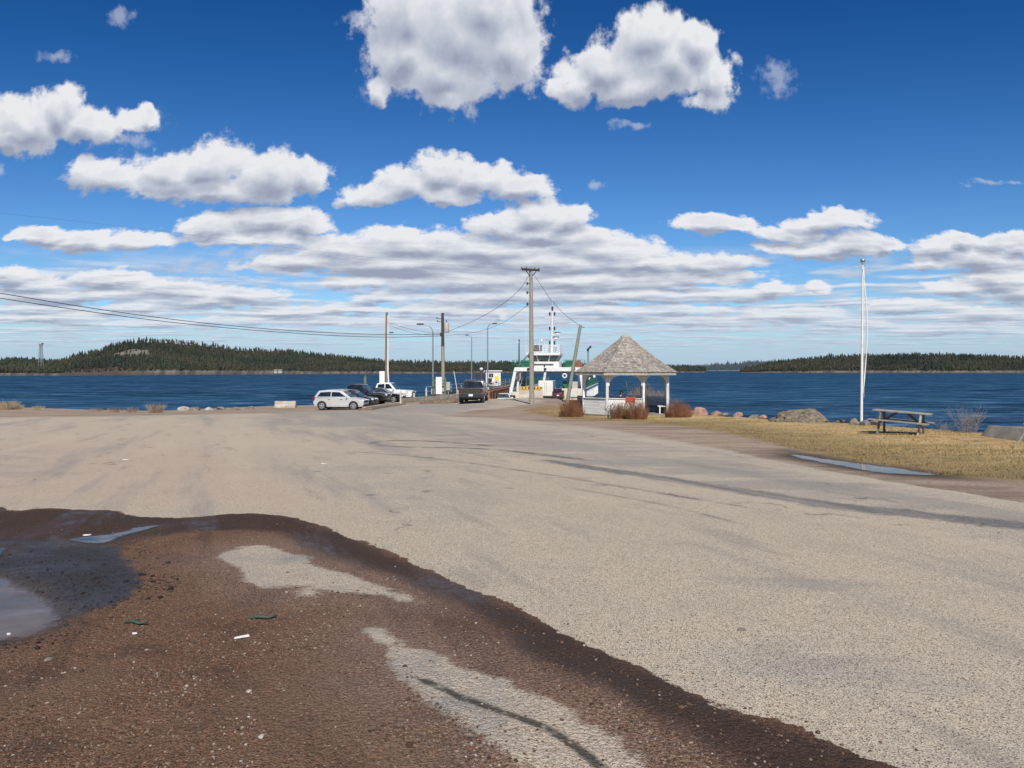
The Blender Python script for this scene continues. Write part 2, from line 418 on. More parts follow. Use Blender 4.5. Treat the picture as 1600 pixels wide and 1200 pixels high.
# shoreline
SHORE = [(-1500,640),(-700,640),(-200,637),(0,635),(60,637),(150,640),(240,641.5),(330,638),(430,634),(490,633),(560,629),(620,622),(700,616),(770,619),(860,624),(885,630),(905,639),(1000,643),(1080,647),(1150,652),(1200,655),(1310,660),(1400,667),(1480,672),(1530,676),(1600,681),(1750,692),(2200,718),(3200,790)]
sh = poly(SHORE)
sh[11] = [-14, 86]; sh[10] = [-20, 86]; sh[12] = [-8, 82]; sh[13] = [-1.5, 72.5]; sh[14] = [4.2, 70]
pg_land = np.vstack([sh, [[90, -60], [-140, -60]]])
pg_pud = {
 'muddy': smooth_line([(-300,880),(-40,885),(10,902),(40,915),(72,930),(88,945),(98,962),(100,980),(70,993),(20,1003),(-60,1015),(-300,1050)], 2, True),
 'thin': smooth_line([(100,845),(120,840),(160,837),(195,829),(225,822),(262,821),(225,830),(195,840),(165,851),(130,850)], 2, True),
 'left': smooth_line([(-120,858),(0,855),(20,855),(14,863),(0,869),(-80,880)], 2, True),
 'road': smooth_line([(1222,712),(1235,710),(1262,712),(1300,719),(1340,724),(1400,731),(1450,738),(1476,742),(1468,744.5),(1420,743),(1370,739),(1320,731),(1270,722)], 2, True),
 'band': smooth_line([(440,832),(462,829),(485,836),(498,846),(480,849),(458,842)], 2, True),
 'band2': smooth_line([(505,856),(525,855),(560,868),(600,882),(640,897),(600,889),(550,877),(520,868)], 2, True),
}
# grid: rows fan out from the viewpoint so that the near ground is finest
rows = np.concatenate([np.linspace(-40, 0, 9)[:-1], np.linspace(0.2, 2.2, 12), np.geomspace(2.3, 92, 430)])
tt = np.concatenate([np.linspace(-2.6, -0.82, 30)[:-1], np.linspace(-0.82, 0.82, 520), np.linspace(0.82, 2.6, 30)[1:]])
wd = np.where(rows > 3, rows, 3+np.maximum(0, -rows)*0.6)
GX = tt[None, :]*wd[:, None]; GY = np.repeat(rows[:, None], len(tt), 1)
def vnoise(x, y, seed=0):
    """smooth value noise"""
    rs = np.random.default_rng(seed); tb = rs.random((256, 256))
    xi = np.floor(x).astype(int); yi = np.floor(y).astype(int); fx = x-xi; fy = y-yi
    fx = fx*fx*(3-2*fx); fy = fy*fy*(3-2*fy)
    g = lambda a, b: tb[a % 256, b % 256]
    return (g(xi, yi)*(1-fx)+g(xi+1, yi)*fx)*(1-fy)+(g(xi, yi+1)*(1-fx)+g(xi+1, yi+1)*fx)*fy
def fbm(x, y, oct=4, seed=0):
    s = 0; a = 1; t = 0
    for o in range(oct): s = s+a*vnoise(x*2**o, y*2**o, seed+o); t += a; a *= .5
    return s/t
land = sdf(GX, GY, pg_land)
land_n = land + (fbm(GX*0.5, GY*0.5, 3, 5)-.5)*0.9
lawn0 = sdf(GX, GY, pg_lawn)
GZ = gz(GX, GY)
out_ = np.maximum(0, -land_n)
GZ = GZ - np.minimum(out_*0.75, 4.2) + np.where(out_ > 0, (fbm(GX*1.3, GY*1.3, 3, 9)-.5)*0.35*np.minimum(1, out_), 0)
GZ = GZ + (fbm(GX*0.45, GY*0.45, 3, 3)-.5)*0.05*np.clip(lawn0, 0, 1)
near = np.clip((9-GY)/5, 0, 1)*np.clip(-sdf(GX, GY, pg_road)/0.3, 0, 1)
GZ = GZ + near*((fbm(GX*2.2, GY*2.2, 4, 21)-.5)*0.05)
A = dict(a_road=sdf(GX, GY, pg_road), a_lawn=lawn0, a_wet=sdf(GX, GY, pg_wet), a_dry=np.maximum.reduce([sdf(GX, GY, pg_dry1), sdf(GX, GY, pg_dry2), sdf(GX, GY, pg_dry3)]),
         a_mud=sdf(GX, GY, pg_mud), a_pink=sdf(GX, GY, pg_pink), a_pale=sdf(GX, GY, pg_pale), a_tar=sdf(GX, GY, pg_tar),
         a_grey=np.maximum.reduce([sdf(GX, GY, pg_grey), sdf(GX, GY, pg_grey2), sdf(GX, GY, pg_greyl)]), a_land=land, a_damp=sdf(GX, GY, pg_damp))
A['a_pud'] = np.maximum.reduce([sdf(GX, GY, poly(pg_pud[k])) for k in ('muddy', 'thin', 'left', 'road')])
for i, l in enumerate(ln_skid): A['a_skid%d' % i] = sline(GX, GY, l)
A['a_crack'] = sline(GX, GY, ln_crack[0])
nr, nc = GX.shape
V = np.stack([GX, GY, GZ], -1).reshape(-1, 3)
idx = np.arange(nr*nc).reshape(nr, nc)
Q = np.stack([idx[:-1, :-1], idx[:-1, 1:], idx[1:, 1:], idx[1:, :-1]], -1).reshape(-1, 4)
fr = A['a_road'].ravel()[Q].mean(1); fl = A['a_lawn'].ravel()[Q].mean(1); fla = land.ravel()[Q].mean(1)
fcls = np.where((fl > 0) & (fla > -0.3), 2, np.where(fr > 0, 1, 0))

def ground_material():
    mt, nt, b = newmat('ground_surface')
    tc = nt.new('ShaderNodeTexCoord').outputs['Object']
    xyz = nt.sep(tc)
    flat = nt.comb(xyz[0], xyz[1], 0.0)
    nt.dims = '2D'
    dist = nt.m('MAXIMUM', xyz[1], 1.0)
    n_big = nt.noise(flat, 0.22, 5, 0.6); n_mid = nt.noise(flat, 1.3, 6, 0.65); n_fine = nt.noise(flat, 9.0, 6, 0.7); n_vf = nt.noise(flat, 55.0, 4, 0.7)
    strk = nt.noise(nt.vm('MULTIPLY', flat, (0.25, 1.0, 1)), 0.9, 6, 0.65)
    jit = nt.m('ADD', nt.m('MULTIPLY', nt.m('SUBTRACT', n_mid, .5), 0.5), nt.m('MULTIPLY', nt.m('SUBTRACT', n_fine, .5), 0.22))
    def mask(name, soft, amp, bias=0.0):
        d = nt.m('ADD', nt.m('ADD', nt.attr(name), bias), nt.m('MULTIPLY', jit, amp))
        return nt.ss(d, -soft, soft)
    rot = nt.comb(nt.m('ADD', nt.m('MULTIPLY', xyz[0], 0.93), nt.m('MULTIPLY', xyz[1], 0.36)), nt.m('ADD', nt.m('MULTIPLY', xyz[0], -0.36), nt.m('MULTIPLY', xyz[1], 0.93)), 0.0)
    rut = nt.noise(nt.vm('MULTIPLY', rot, (1.0, 0.16, 1)), 1.6, 5, 0.6)
    rut2 = nt.noise(nt.vm('MULTIPLY', rot, (1.0, 0.10, 1)), 0.55, 6, 0.62)
    # stone chips
    vc = nt.voro(flat, 105.0, out='Color'); vd = nt.voro(flat, 105.0)
    r1, r2, r3 = nt.sep(vc)
    va = nt.voro(flat, 135.0, out='Color'); vad = nt.voro(flat, 135.0)
    b1, b2, b3 = nt.sep(va)
    vc2 = nt.voro(flat, 34.0, out='Color'); vd2 = nt.voro(flat, 34.0)
    g1, g2, g3 = nt.sep(vc2)
    vd3 = nt.voro(flat, 150.0)
    # asphalt: bleached chip seal
    beige = nt.mix(b1, (0.35, 0.29, 0.215), (0.72, 0.61, 0.465))
    grey = nt.mix(b1, (0.21, 0.195, 0.175), (0.48, 0.44, 0.38))
    gm = nt.m('MAXIMUM', nt.m('MULTIPLY', nt.ss(nt.m('ADD', nt.attr('a_grey'), nt.m('MULTIPLY', nt.m('SUBTRACT', strk, .5), 8.0)), -0.7, 1.2), 0.75), nt.ss(n_big, 0.55, 0.75, 0.0, 0.45))
    asp = nt.mix(gm, beige, grey)
    asp = nt.mix(nt.ss(b2, 0.88, 0.94), asp, (0.075, 0.07, 0.066))
    asp = nt.mix(nt.ss(b3, 0.955, 0.985), asp, (0.60, 0.56, 0.50))
    # pits between the chips
    asp = nt.mix(nt.m('MULTIPLY', nt.ss(vad, 0.42, 0.75), 0.75), asp, (0.085, 0.075, 0.065))
    asp = nt.mix(nt.ss(n_mid, 0.35, 0.7, 0.0, 0.20), asp, (0.30, 0.26, 0.215))
    asp = nt.mix(nt.ss(strk, 0.60, 0.78, 0.0, 0.33), asp, (0.205, 0.20, 0.195))
    asp = nt.mix(nt.ss(n_fine, 0.62, 0.8, 0.0, 0.25), asp, (0.17, 0.15, 0.135))
    # pink granite dust washed over the seal
    pk = nt.m('MULTIPLY', nt.ss(nt.m('ADD', nt.attr('a_pink'), nt.m('MULTIPLY', nt.m('SUBTRACT', n_mid, .5), 3.0)), -0.6, 1.2), nt.ss(n_fine, 0.30, 0.62))
    asp = nt.mix(nt.m('MULTIPLY', pk, 0.7), asp, nt.mix(r1, (0.29, 0.205, 0.155), (0.62, 0.475, 0.37)))
    pl = nt.ss(nt.m('ADD', nt.attr('a_pale'), nt.m('MULTIPLY', nt.m('SUBTRACT', strk, .5), 14.0)), -2.0, 3.0)
    asp = nt.mix(nt.m('MULTIPLY', pl, 0.6), asp, nt.mix(b1, (0.36, 0.285, 0.22), (0.58, 0.465, 0.36)))
    tar = mask('a_tar', 0.12, 0.9)
    asp = nt.mix(nt.m('MULTIPLY', tar, nt.ss(n_fine, 0.25, 0.55, 0.55, 0.95)), asp, nt.mix(b1, (0.085, 0.085, 0.085), (0.19, 0.185, 0.18)))
    for nme, w, k in (('a_skid0', 0.24, 0.95), ('a_skid1', 0.10, 0.65), ('a_skid2', 0.07, 0.5)):
        a = nt.m('ABSOLUTE', nt.m('ADD', nt.attr(nme), nt.m('MULTIPLY', jit, 0.12)))
        asp = nt.mix(nt.m('MULTIPLY', nt.ss(a, w, w*0.3), nt.m('MULTIPLY', nt.ss(n_mid, 0.3, 0.55), k)), asp, (0.13, 0.125, 0.12))
    asp = nt.mix(nt.ss(rut2, 0.54, 0.70, 0.0, 0.50), asp, nt.mix(b1, (0.15, 0.145, 0.135), (0.32, 0.30, 0.27)))
    asp = nt.mix(nt.ss(rut2, 0.46, 0.32, 0.0, 0.40), asp, nt.mix(b1, (0.36, 0.30, 0.225), (0.62, 0.52, 0.40)))
    asp = nt.mix(nt.ss(rut, 0.60, 0.72, 0.0, 0.28), asp, (0.17, 0.155, 0.14))
    # cracks and old stains
    ce = nt.voro(nt.vm('ADD', nt.vm('MULTIPLY', rot, (1.0, 0.45, 1)), nt.vm('MULTIPLY', nt.noise(flat, 0.9, 4, 0.6, col=True), (1.3, 1.3, 0))), 0.17, 'DISTANCE_TO_EDGE')
    asp = nt.mix(nt.m('MULTIPLY', nt.ss(ce, 0.006, 0.0015), nt.ss(n_mid, 0.48, 0.6, 0.0, 0.6)), asp, (0.09, 0.08, 0.07))
    sp = nt.voro(nt.vm('ADD', flat, nt.vm('MULTIPLY', nt.noise(flat, 5.0, 3, 0.6, col=True), (0.15, 0.15, 0))), 0.42)
    asp = nt.mix(nt.m('MULTIPLY', nt.ss(sp, 0.055, 0.012, 0.0, 0.5), nt.ss(n_big, 0.50, 0.56)), asp, (0.085, 0.075, 0.068))
    # loose gravel: shoulder and near lot
    gsh = nt.mix(g1, (0.25, 0.185, 0.135), (0.46, 0.36, 0.275))
    gsh = nt.mix(nt.ss(strk, 0.4, 0.65, 0.0, 0.8), gsh, (0.21, 0.155, 0.115))
    gsh = nt.mix(nt.ss(nt.m('ADD', nt.attr('a_damp'), nt.m('MULTIPLY', jit, 0.6)), -0.5, 0.5, 0.0, 0.75), gsh, (0.075, 0.058, 0.042))
    brn = nt.mix(r1, (0.110, 0.056, 0.033), (0.265, 0.150, 0.095))
    brn = nt.mix(nt.m('MULTIPLY', nt.ss(g2, 0.72, 0.9), 0.45), brn, nt.mix(g3, (0.06, 0.04, 0.03), (0.22, 0.15, 0.11)))
    brn = nt.mix(nt.ss(r3, 0.978, 0.995), brn, (0.40, 0.33, 0.27))
    brn = nt.mix(nt.m('MULTIPLY', nt.ss(vd, 0.4, 0.8), 0.6), brn, (0.035, 0.020, 0.013))
    brn = nt.mix(nt.ss(n_mid, 0.50, 0.66, 0.0, 0.6), brn, (0.070, 0.045, 0.030))
    brn = nt.mix(nt.ss(n_big, 0.48, 0.66, 0.0, 0.5), brn, (0.185, 0.125, 0.085))
    brn = nt.mix(nt.ss(rut, 0.56, 0.70, 0.0, 0.55), brn, (0.055, 0.036, 0.024))
    nearf = nt.m('MAXIMUM', nt.ss(xyz[1], 16.0, 20.0), nt.ss(xyz[0], 3.0, 5.0))
    grv = nt.mix(nearf, brn, gsh)
    # dry patches in the near lot
    dry = nt.m('MULTIPLY', mask('a_dry', 0.05, 0.85), nt.ss(nt.m('ADD', n_mid, nt.m('MULTIPLY', nt.ss(nt.attr('a_dry'), 0.0, 0.35), 0.35)), 0.28, 0.46, 0.45, 1.0))
    halo = nt.ss(nt.m('ADD', nt.attr('a_dry'), nt.m('MULTIPLY', jit, 1.0)), -0.85, 0.05)
    grv = nt.mix(nt.m('MULTIPLY', halo, nt.ss(n_vf, 0.40, 0.62, 0.10, 0.80)), grv, nt.mix(r1, (0.15, 0.10, 0.075), (0.40, 0.30, 0.235)))
    drc = nt.mix(nt.ss(n_mid, 0.45, 0.75), nt.mix(r1, (0.36, 0.295, 0.225), (0.66, 0.555, 0.43)), grey)
    drc = nt.mix(nt.m('MULTIPLY', nt.ss(vd, 0.45, 0.8), 0.5), drc, (0.10, 0.085, 0.07))
    crk = nt.ss(nt.m('ABSOLUTE', nt.m('ADD', nt.attr('a_crack'), nt.m('MULTIPLY', jit, 0.10))), 0.045, 0.012)
    drc = nt.mix(nt.m('MULTIPLY', crk, nt.ss(n_fine, 0.3, 0.5, 0.4, 0.9)), drc, (0.055, 0.048, 0.04))
    grv = nt.mix(dry, grv, drc)
    # water-darkened bands
    wet = nt.m('MULTIPLY', mask('a_wet', 0.15, 0.6), nt.m('SUBTRACT', 1.0, nearf))
    wetc = nt.mix(r1, (0.034, 0.021, 0.016), (0.075, 0.045, 0.033))
    wetc = nt.mix(nt.ss(n_mid, 0.45, 0.65, 0.0, 0.6), wetc, (0.046, 0.034, 0.029))
    grv = nt.mix(nt.m('MULTIPLY', wet, 0.92), grv, wetc)
    mud = nt.m('MULTIPLY', mask('a_mud', 0.07, 0.95), nt.m('SUBTRACT', 1.0, nearf))
    mudc = nt.mix(r1, (0.022, 0.020, 0.022), (0.060, 0.054, 0.054))
    grv = nt.mix(mud, grv, mudc)
    # asphalt against gravel: crisp at the wet line, dusty on the shoulder
    sw = nt.lin(xyz[1], 12.0, 30.0, 0.008, 0.45)
    sa = nt.lin(xyz[1], 12.0, 30.0, 0.55, 2.6)
    road = nt.ss(nt.m('ADD', nt.attr('a_road'), nt.m('MULTIPLY', jit, sa)), nt.m('MULTIPLY', sw, -1.0), sw)
    col = nt.mix(road, grv, asp)
    # straw-coloured lawn
    lw = nt.mix(nt.ss(n_fine, 0.3, 0.7), (0.62, 0.44, 0.215), (0.45, 0.31, 0.15))
    lw = nt.mix(nt.ss(strk, 0.45, 0.7, 0.0, 0.75), lw, (0.185, 0.15, 0.062))
    lw = nt.mix(nt.ss(nt.m('ADD', nt.attr('a_lawn'), nt.m('MULTIPLY', nt.m('SUBTRACT', n_mid, .5), 3.0)), 5.0, 0.5, 0.0, 0.75), lw, nt.mix(n_mid, (0.30, 0.225, 0.105), (0.175, 0.122, 0.068)))
    lw = nt.mix(nt.ss(n_vf, 0.5, 0.75, 0.0, 0.6), lw, (0.10, 0.078, 0.04))
    lw = nt.mix(nt.ss(n_mid, 0.52, 0.68, 0.0, 0.6), lw, (0.17, 0.125, 0.065))
    lw = nt.mix(nt.ss(n_big, 0.52, 0.66, 0.0, 0.45), lw, (0.19, 0.165, 0.065))
    lwm = nt.ss(nt.m('ADD', nt.attr('a_lawn'), nt.m('MULTIPLY', jit, 2.2)), -0.35, 0.35)
    col = nt.mix(lwm, col, lw)
    halo_p = nt.ss(nt.m('ADD', nt.attr('a_pud'), nt.m('MULTIPLY', jit, 1.2)), nt.lin(xyz[1], 6.0, 20.0, -0.22, -0.75), nt.lin(xyz[1], 6.0, 20.0, 0.05, 0.15))
    col = nt.mix(nt.m('MULTIPLY', halo_p, 0.8), col, nt.mix(r1, (0.050, 0.038, 0.030), (0.095, 0.068, 0.050)))
    # bank below the edge: dark wet rock
    bank = nt.ss(nt.attr('a_land'), -0.2, -0.9)
    col = nt.mix(bank, col, nt.mix(n_mid, (0.07, 0.06, 0.05), (0.25, 0.19, 0.16)))
    nt.put(b.inputs['Base Color'], col)
    wt = nt.m('MULTIPLY', nt.m('MAXIMUM', nt.m('MULTIPLY', wet, nt.ss(rut, 0.48, 0.62, 0.15, 0.9)), nt.m('MULTIPLY', mud, 0.75)), nt.m('SUBTRACT', 1.0, road))
    wt = nt.m('MULTIPLY', wt, nt.ss(n_fine, 0.28, 0.55, 0.55, 1.0))
    wt = nt.m('MULTIPLY', wt, nt.ss(n_mid, 0.35, 0.62, 0.55, 1.15))
    nt.put(b.inputs['Roughness'], nt.lin(wt, 0, 1, 0.95, 0.36))
    nt.put(b.inputs['Specular IOR Level'], nt.lin(wt, 0, 1, 0.12, 0.38))
    h = nt.m('ADD', nt.m('MULTIPLY', vd, -0.7), nt.m('ADD', nt.m('MULTIPLY', vd2, nt.m('MULTIPLY', nt.m('SUBTRACT', 1.0, road), -1.0)), nt.m('MULTIPLY', n_vf, 0.8)))
    bs = nt.m('MULTIPLY', nt.lin(xyz[1], 4.0, 40.0, 0.85, 0.25), nt.m('MULTIPLY', nt.lin(wt, 0, 1, 1.0, 0.6), nt.lin(road, 0, 1, 1.0, 0.45)))
    nt.put(b.inputs['Normal'], nt.bump(h, bs, 0.012))
    return mt
GM = ground_material()
def sub(mask_):
    q = Q[mask_]; u, inv = np.unique(q, return_inverse=True)
    return V[u], inv.reshape(q.shape), {k: a.ravel()[u] for k, a in A.items()}
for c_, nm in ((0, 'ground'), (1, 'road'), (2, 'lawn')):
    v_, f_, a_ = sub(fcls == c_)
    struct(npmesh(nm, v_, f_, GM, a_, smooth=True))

def gsample(x, y):
    """height of the built ground sheet"""
    i = np.clip(np.searchsorted(rows, y)-1, 0, nr-2); w0 = max(wd[i], 1e-6)
    f = (y-rows[i])/(rows[i+1]-rows[i]); t = x/(wd[i]*(1-f)+wd[i+1]*f)
    j = int(np.clip(np.searchsorted(tt, t)-1, 0, nc-2)); g = (t-tt[j])/(tt[j+1]-tt[j])
    return float((GZ[i, j]*(1-g)+GZ[i, j+1]*g)*(1-f)+(GZ[i+1, j]*(1-g)+GZ[i+1, j+1]*g)*f)

# puddles
def puddle_material(name, col, rough, ripple, ragged, cover=0.92):
    mt, nt, b = newmat(name)
    tc = nt.new('ShaderNodeTexCoord').outputs['Object']
    n = nt.noise(nt.vm('MULTIPLY', tc, (1, 1.8, 1)), 5.0, 4, 0.5)
    n2 = nt.noise(tc, 1.6, 5, 0.6); n3 = nt.noise(tc, 7.0, 6, 0.68)
    nt.put(b.inputs['Base Color'], nt.mix(nt.ss(n2, 0.35, 0.65), col, tuple(q*0.6 for q in col)))
    b.inputs['IOR'].default_value = 1.33; b.inputs['Specular IOR Level'].default_value = 0.5
    d = nt.m('ADD', nt.attr('rim'), nt.m('ADD', nt.m('MULTIPLY', nt.m('SUBTRACT', n3, 0.5), ragged*2.0), nt.m('MULTIPLY', nt.m('SUBTRACT', n2, 0.5), ragged*2.4)))
    nt.put(b.inputs['Roughness'], nt.ss(d, 0.0, ragged, 0.35, rough))
    nt.put(b.inputs['Normal'], nt.bump(nt.m('ADD', n, nt.m('MULTIPLY', n3, 0.3)), ripple, 0.02))
    tr = nt.new('ShaderNodeBsdfTransparent'); mx = nt.new('ShaderNodeMixShader')
    nt.put(mx.inputs[0], nt.ss(d, -0.15*ragged, 0.8*ragged, 0.0, cover)); nt.l.new(tr.outputs[0], mx.inputs[1]); nt.l.new(b.outputs[0], mx.inputs[2])
    nt.l.new(mx.outputs[0], nt.n['Material Output'].inputs[0])
    return mt
def puddle(key, mat, lab, off=0.006):
    pg = poly(pg_pud[key]); lo, hi = pg.min(0)-.12, pg.max(0)+.12
    lo[0] = max(lo[0], -7); nx, ny = 110, 70
    X, Y = np.meshgrid(np.linspace(lo[0], hi[0], nx), np.linspace(lo[1], hi[1], ny)); d = sdf(X, Y, pg)
    Z = np.array([[gsample(a, b) for a, b in zip(r, q)] for r, q in zip(X, Y)])+off
    id_ = np.arange(nx*ny).reshape(ny, nx); q = np.stack([id_[:-1, :-1], id_[:-1, 1:], id_[1:, 1:], id_[1:, :-1]], -1).reshape(-1, 4)
    q = q[d.ravel()[q].max(1) > -0.12]; u, inv = np.unique(q, return_inverse=True)
    v = np.stack([X, Y, Z], -1).reshape(-1, 3)[u]
    o = npmesh('puddle', v, inv.reshape(q.shape), mat, {'rim': d.ravel()[u]}, smooth=True); struct(o, lab); return o
PM1 = puddle_material('muddy_water', (0.17, 0.128, 0.105), 0.20, 0.07, 0.12, 0.80)
PM2 = puddle_material('clear_puddle', (0.034, 0.028, 0.026), 0.05, 0.05, 0.09, 0.80)
PM3 = puddle_material('road_puddle', (0.05, 0.042, 0.036), 0.03, 0.03, 0.20, 0.68)
puddle('muddy', PM1, 'shallow muddy puddle at the left edge of the gravel')
puddle('thin', PM2, 'thin blue puddle along the dark wet gravel')
puddle('left', PM2, 'small puddle cut off by the left edge of the view')
puddle('road', PM3, 'long narrow puddle between the road shoulder and the lawn', 0.010)

# ------------------------------------------------------------------ water
WZ = -3.3
def water():
    mt, nt, b = newmat('sea_water')
    tc = nt.new('ShaderNodeTexCoord').outputs['Object']; nt.dims = '2D'
    st = nt.vm('MULTIPLY', tc, (0.22, 0.60, 1))
    n1 = nt.noise(st, 0.42, 9, 0.74); n2 = nt.noise(st, 2.2, 5, 0.6); big = nt.noise(nt.vm('MULTIPLY', tc, (0.010, 0.045, 1)), 1.0, 5, 0.6)
    bnd = nt.noise(nt.vm('MULTIPLY', tc, (0.05, 0.20, 1)), 1.0, 5, 0.62)
    col = nt.mix(nt.ss(big, 0.35, 0.65), (0.008, 0.034, 0.068), (0.017, 0.062, 0.120))
    col = nt.mix(nt.ss(bnd, 0.45, 0.68, 0.0, 0.75), col, (0.030, 0.096, 0.170))
    crest = nt.ss(n1, 0.53, 0.66)
    col = nt.mix(nt.m('MULTIPLY', crest, 0.75), col, (0.075, 0.175, 0.285))
    col = nt.mix(nt.ss(n1, 0.48, 0.36, 0.0, 0.8), col, (0.003, 0.014, 0.034))
    foam_glint = nt.m('MULTIPLY', nt.ss(nt.m('ADD', n1, nt.m('MULTIPLY', nt.m('SUBTRACT', bnd, .5), 0.3)), 0.685, 0.73), nt.ss(n2, 0.48, 0.6))
    col = nt.mix(nt.m('MULTIPLY', foam_glint, 0.6), col, (0.45, 0.55, 0.62))  # white flecks painted into the water colour as glints on the wavelets
    nt.put(b.inputs['Base Color'], col)
    b.inputs['Roughness'].default_value = 1.0; b.inputs['Specular IOR Level'].default_value = 0.0
    gl = nt.new('ShaderNodeBsdfGlossy'); gl.inputs['Roughness'].default_value = 0.22; nt.put(gl.inputs['Color'], (0.45, 0.68, 1.0))
    bp = nt.bump(nt.m('ADD', n1, nt.m('MULTIPLY', n2, 0.3)), 1.0, 1.3); nt.put(gl.inputs['Normal'], bp)
    mx = nt.new('ShaderNodeMixShader'); nt.put(mx.inputs[0], nt.ss(n1, 0.38, 0.66, 0.03, 0.15)); nt.l.new(b.outputs[0], mx.inputs[1]); nt.l.new(gl.outputs[0], mx.inputs[2])
    nt.l.new(mx.outputs[0], nt.n['Material Output'].inputs[0])
    m = MB(); n = 24
    xs = np.linspace(-9000, 9000, n); ys = np.concatenate([np.linspace(-80, 400, 12), np.geomspace(500, 12000, 12)])
    X, Y = np.meshgrid(xs, ys); vv = np.stack([X, Y, np.full_like(X, WZ)], -1).reshape(-1, 3)
    id_ = np.arange(len(vv)).reshape(len(ys), n)
    q = np.stack([id_[:-1, :-1], id_[:-1, 1:], id_[1:, 1:], id_[1:, :-1]], -1).reshape(-1, 4)
    struct(npmesh('water', vv, q, mt))
water()

# ------------------------------------------------------------------ far shores: terrain sheets and their woods
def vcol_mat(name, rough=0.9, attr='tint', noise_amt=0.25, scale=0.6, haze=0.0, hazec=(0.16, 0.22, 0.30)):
    mt, nt, b = newmat(name)
    tc = nt.new('ShaderNodeTexCoord').outputs['Object']
    c = nt.attr(attr, 'Color'); n = nt.noise(tc, scale, 4, 0.6)
    c = nt.mix(nt.m('MULTIPLY', nt.ss(n, 0.4, 0.7), noise_amt), c, (0.01, 0.012, 0.01))
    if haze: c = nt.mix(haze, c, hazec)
    nt.put(b.inputs['Base Color'], c); b.inputs['Roughness'].default_value = rough; b.inputs['Specular IOR Level'].default_value = 0.1
    return mt
def interp(pts, x):
    p = np.array(pts, float); return np.interp(x, p[:, 0], p[:, 1])
def conifer_template(rs):
    """tiered ragged cone, unit height, unit radius ~0.22"""
    vs = []; fs = []
    tiers = 4
    for t in range(tiers):
        z0 = 0.06+0.86*t/tiers; z1 = min(1.0, z0+0.42); r = 0.23*(1-0.8*t/tiers)
        o = len(vs); n = 6
        for k in range(n):
            a = 2*math.pi*(k+rs.random()*.6)/n; rr = r*(0.6+0.7*rs.random())
            vs.append((rr*math.cos(a), rr*math.sin(a), z0+0.05*(rs.random()-.5)))
        vs.append((0, 0, z1))
        for k in range(n): fs.append((o+k, o+(k+1) % n, o+n))
    return np.array(vs), np.array(fs)
def bare_template(rs):
    """bare broadleaf: trunk sliver and many thin twig slivers"""
    vs = []; fs = []
    def sl(a, b, w):
        o = len(vs); a = np.array(a); b = np.array(b); d = rs.normal(size=3); d[2] *= .2; d = d/np.linalg.norm(d)*w
        vs.extend([a-d, a+d, b]); fs.append((o, o+1, o+2))
    sl((0, 0, 0), (0, 0, 0.9), 0.03); 
    for k in range(26):
        z = 0.25+0.5*rs.random(); a = 2*math.pi*rs.random(); r = 0.10+0.2*rs.random()
        sl((0.03*math.cos(a), 0.03*math.sin(a), z), (r*math.cos(a), r*math.sin(a), min(1, z+0.15+0.3*rs.random())), 0.035)
    return np.array(vs), np.array(fs)
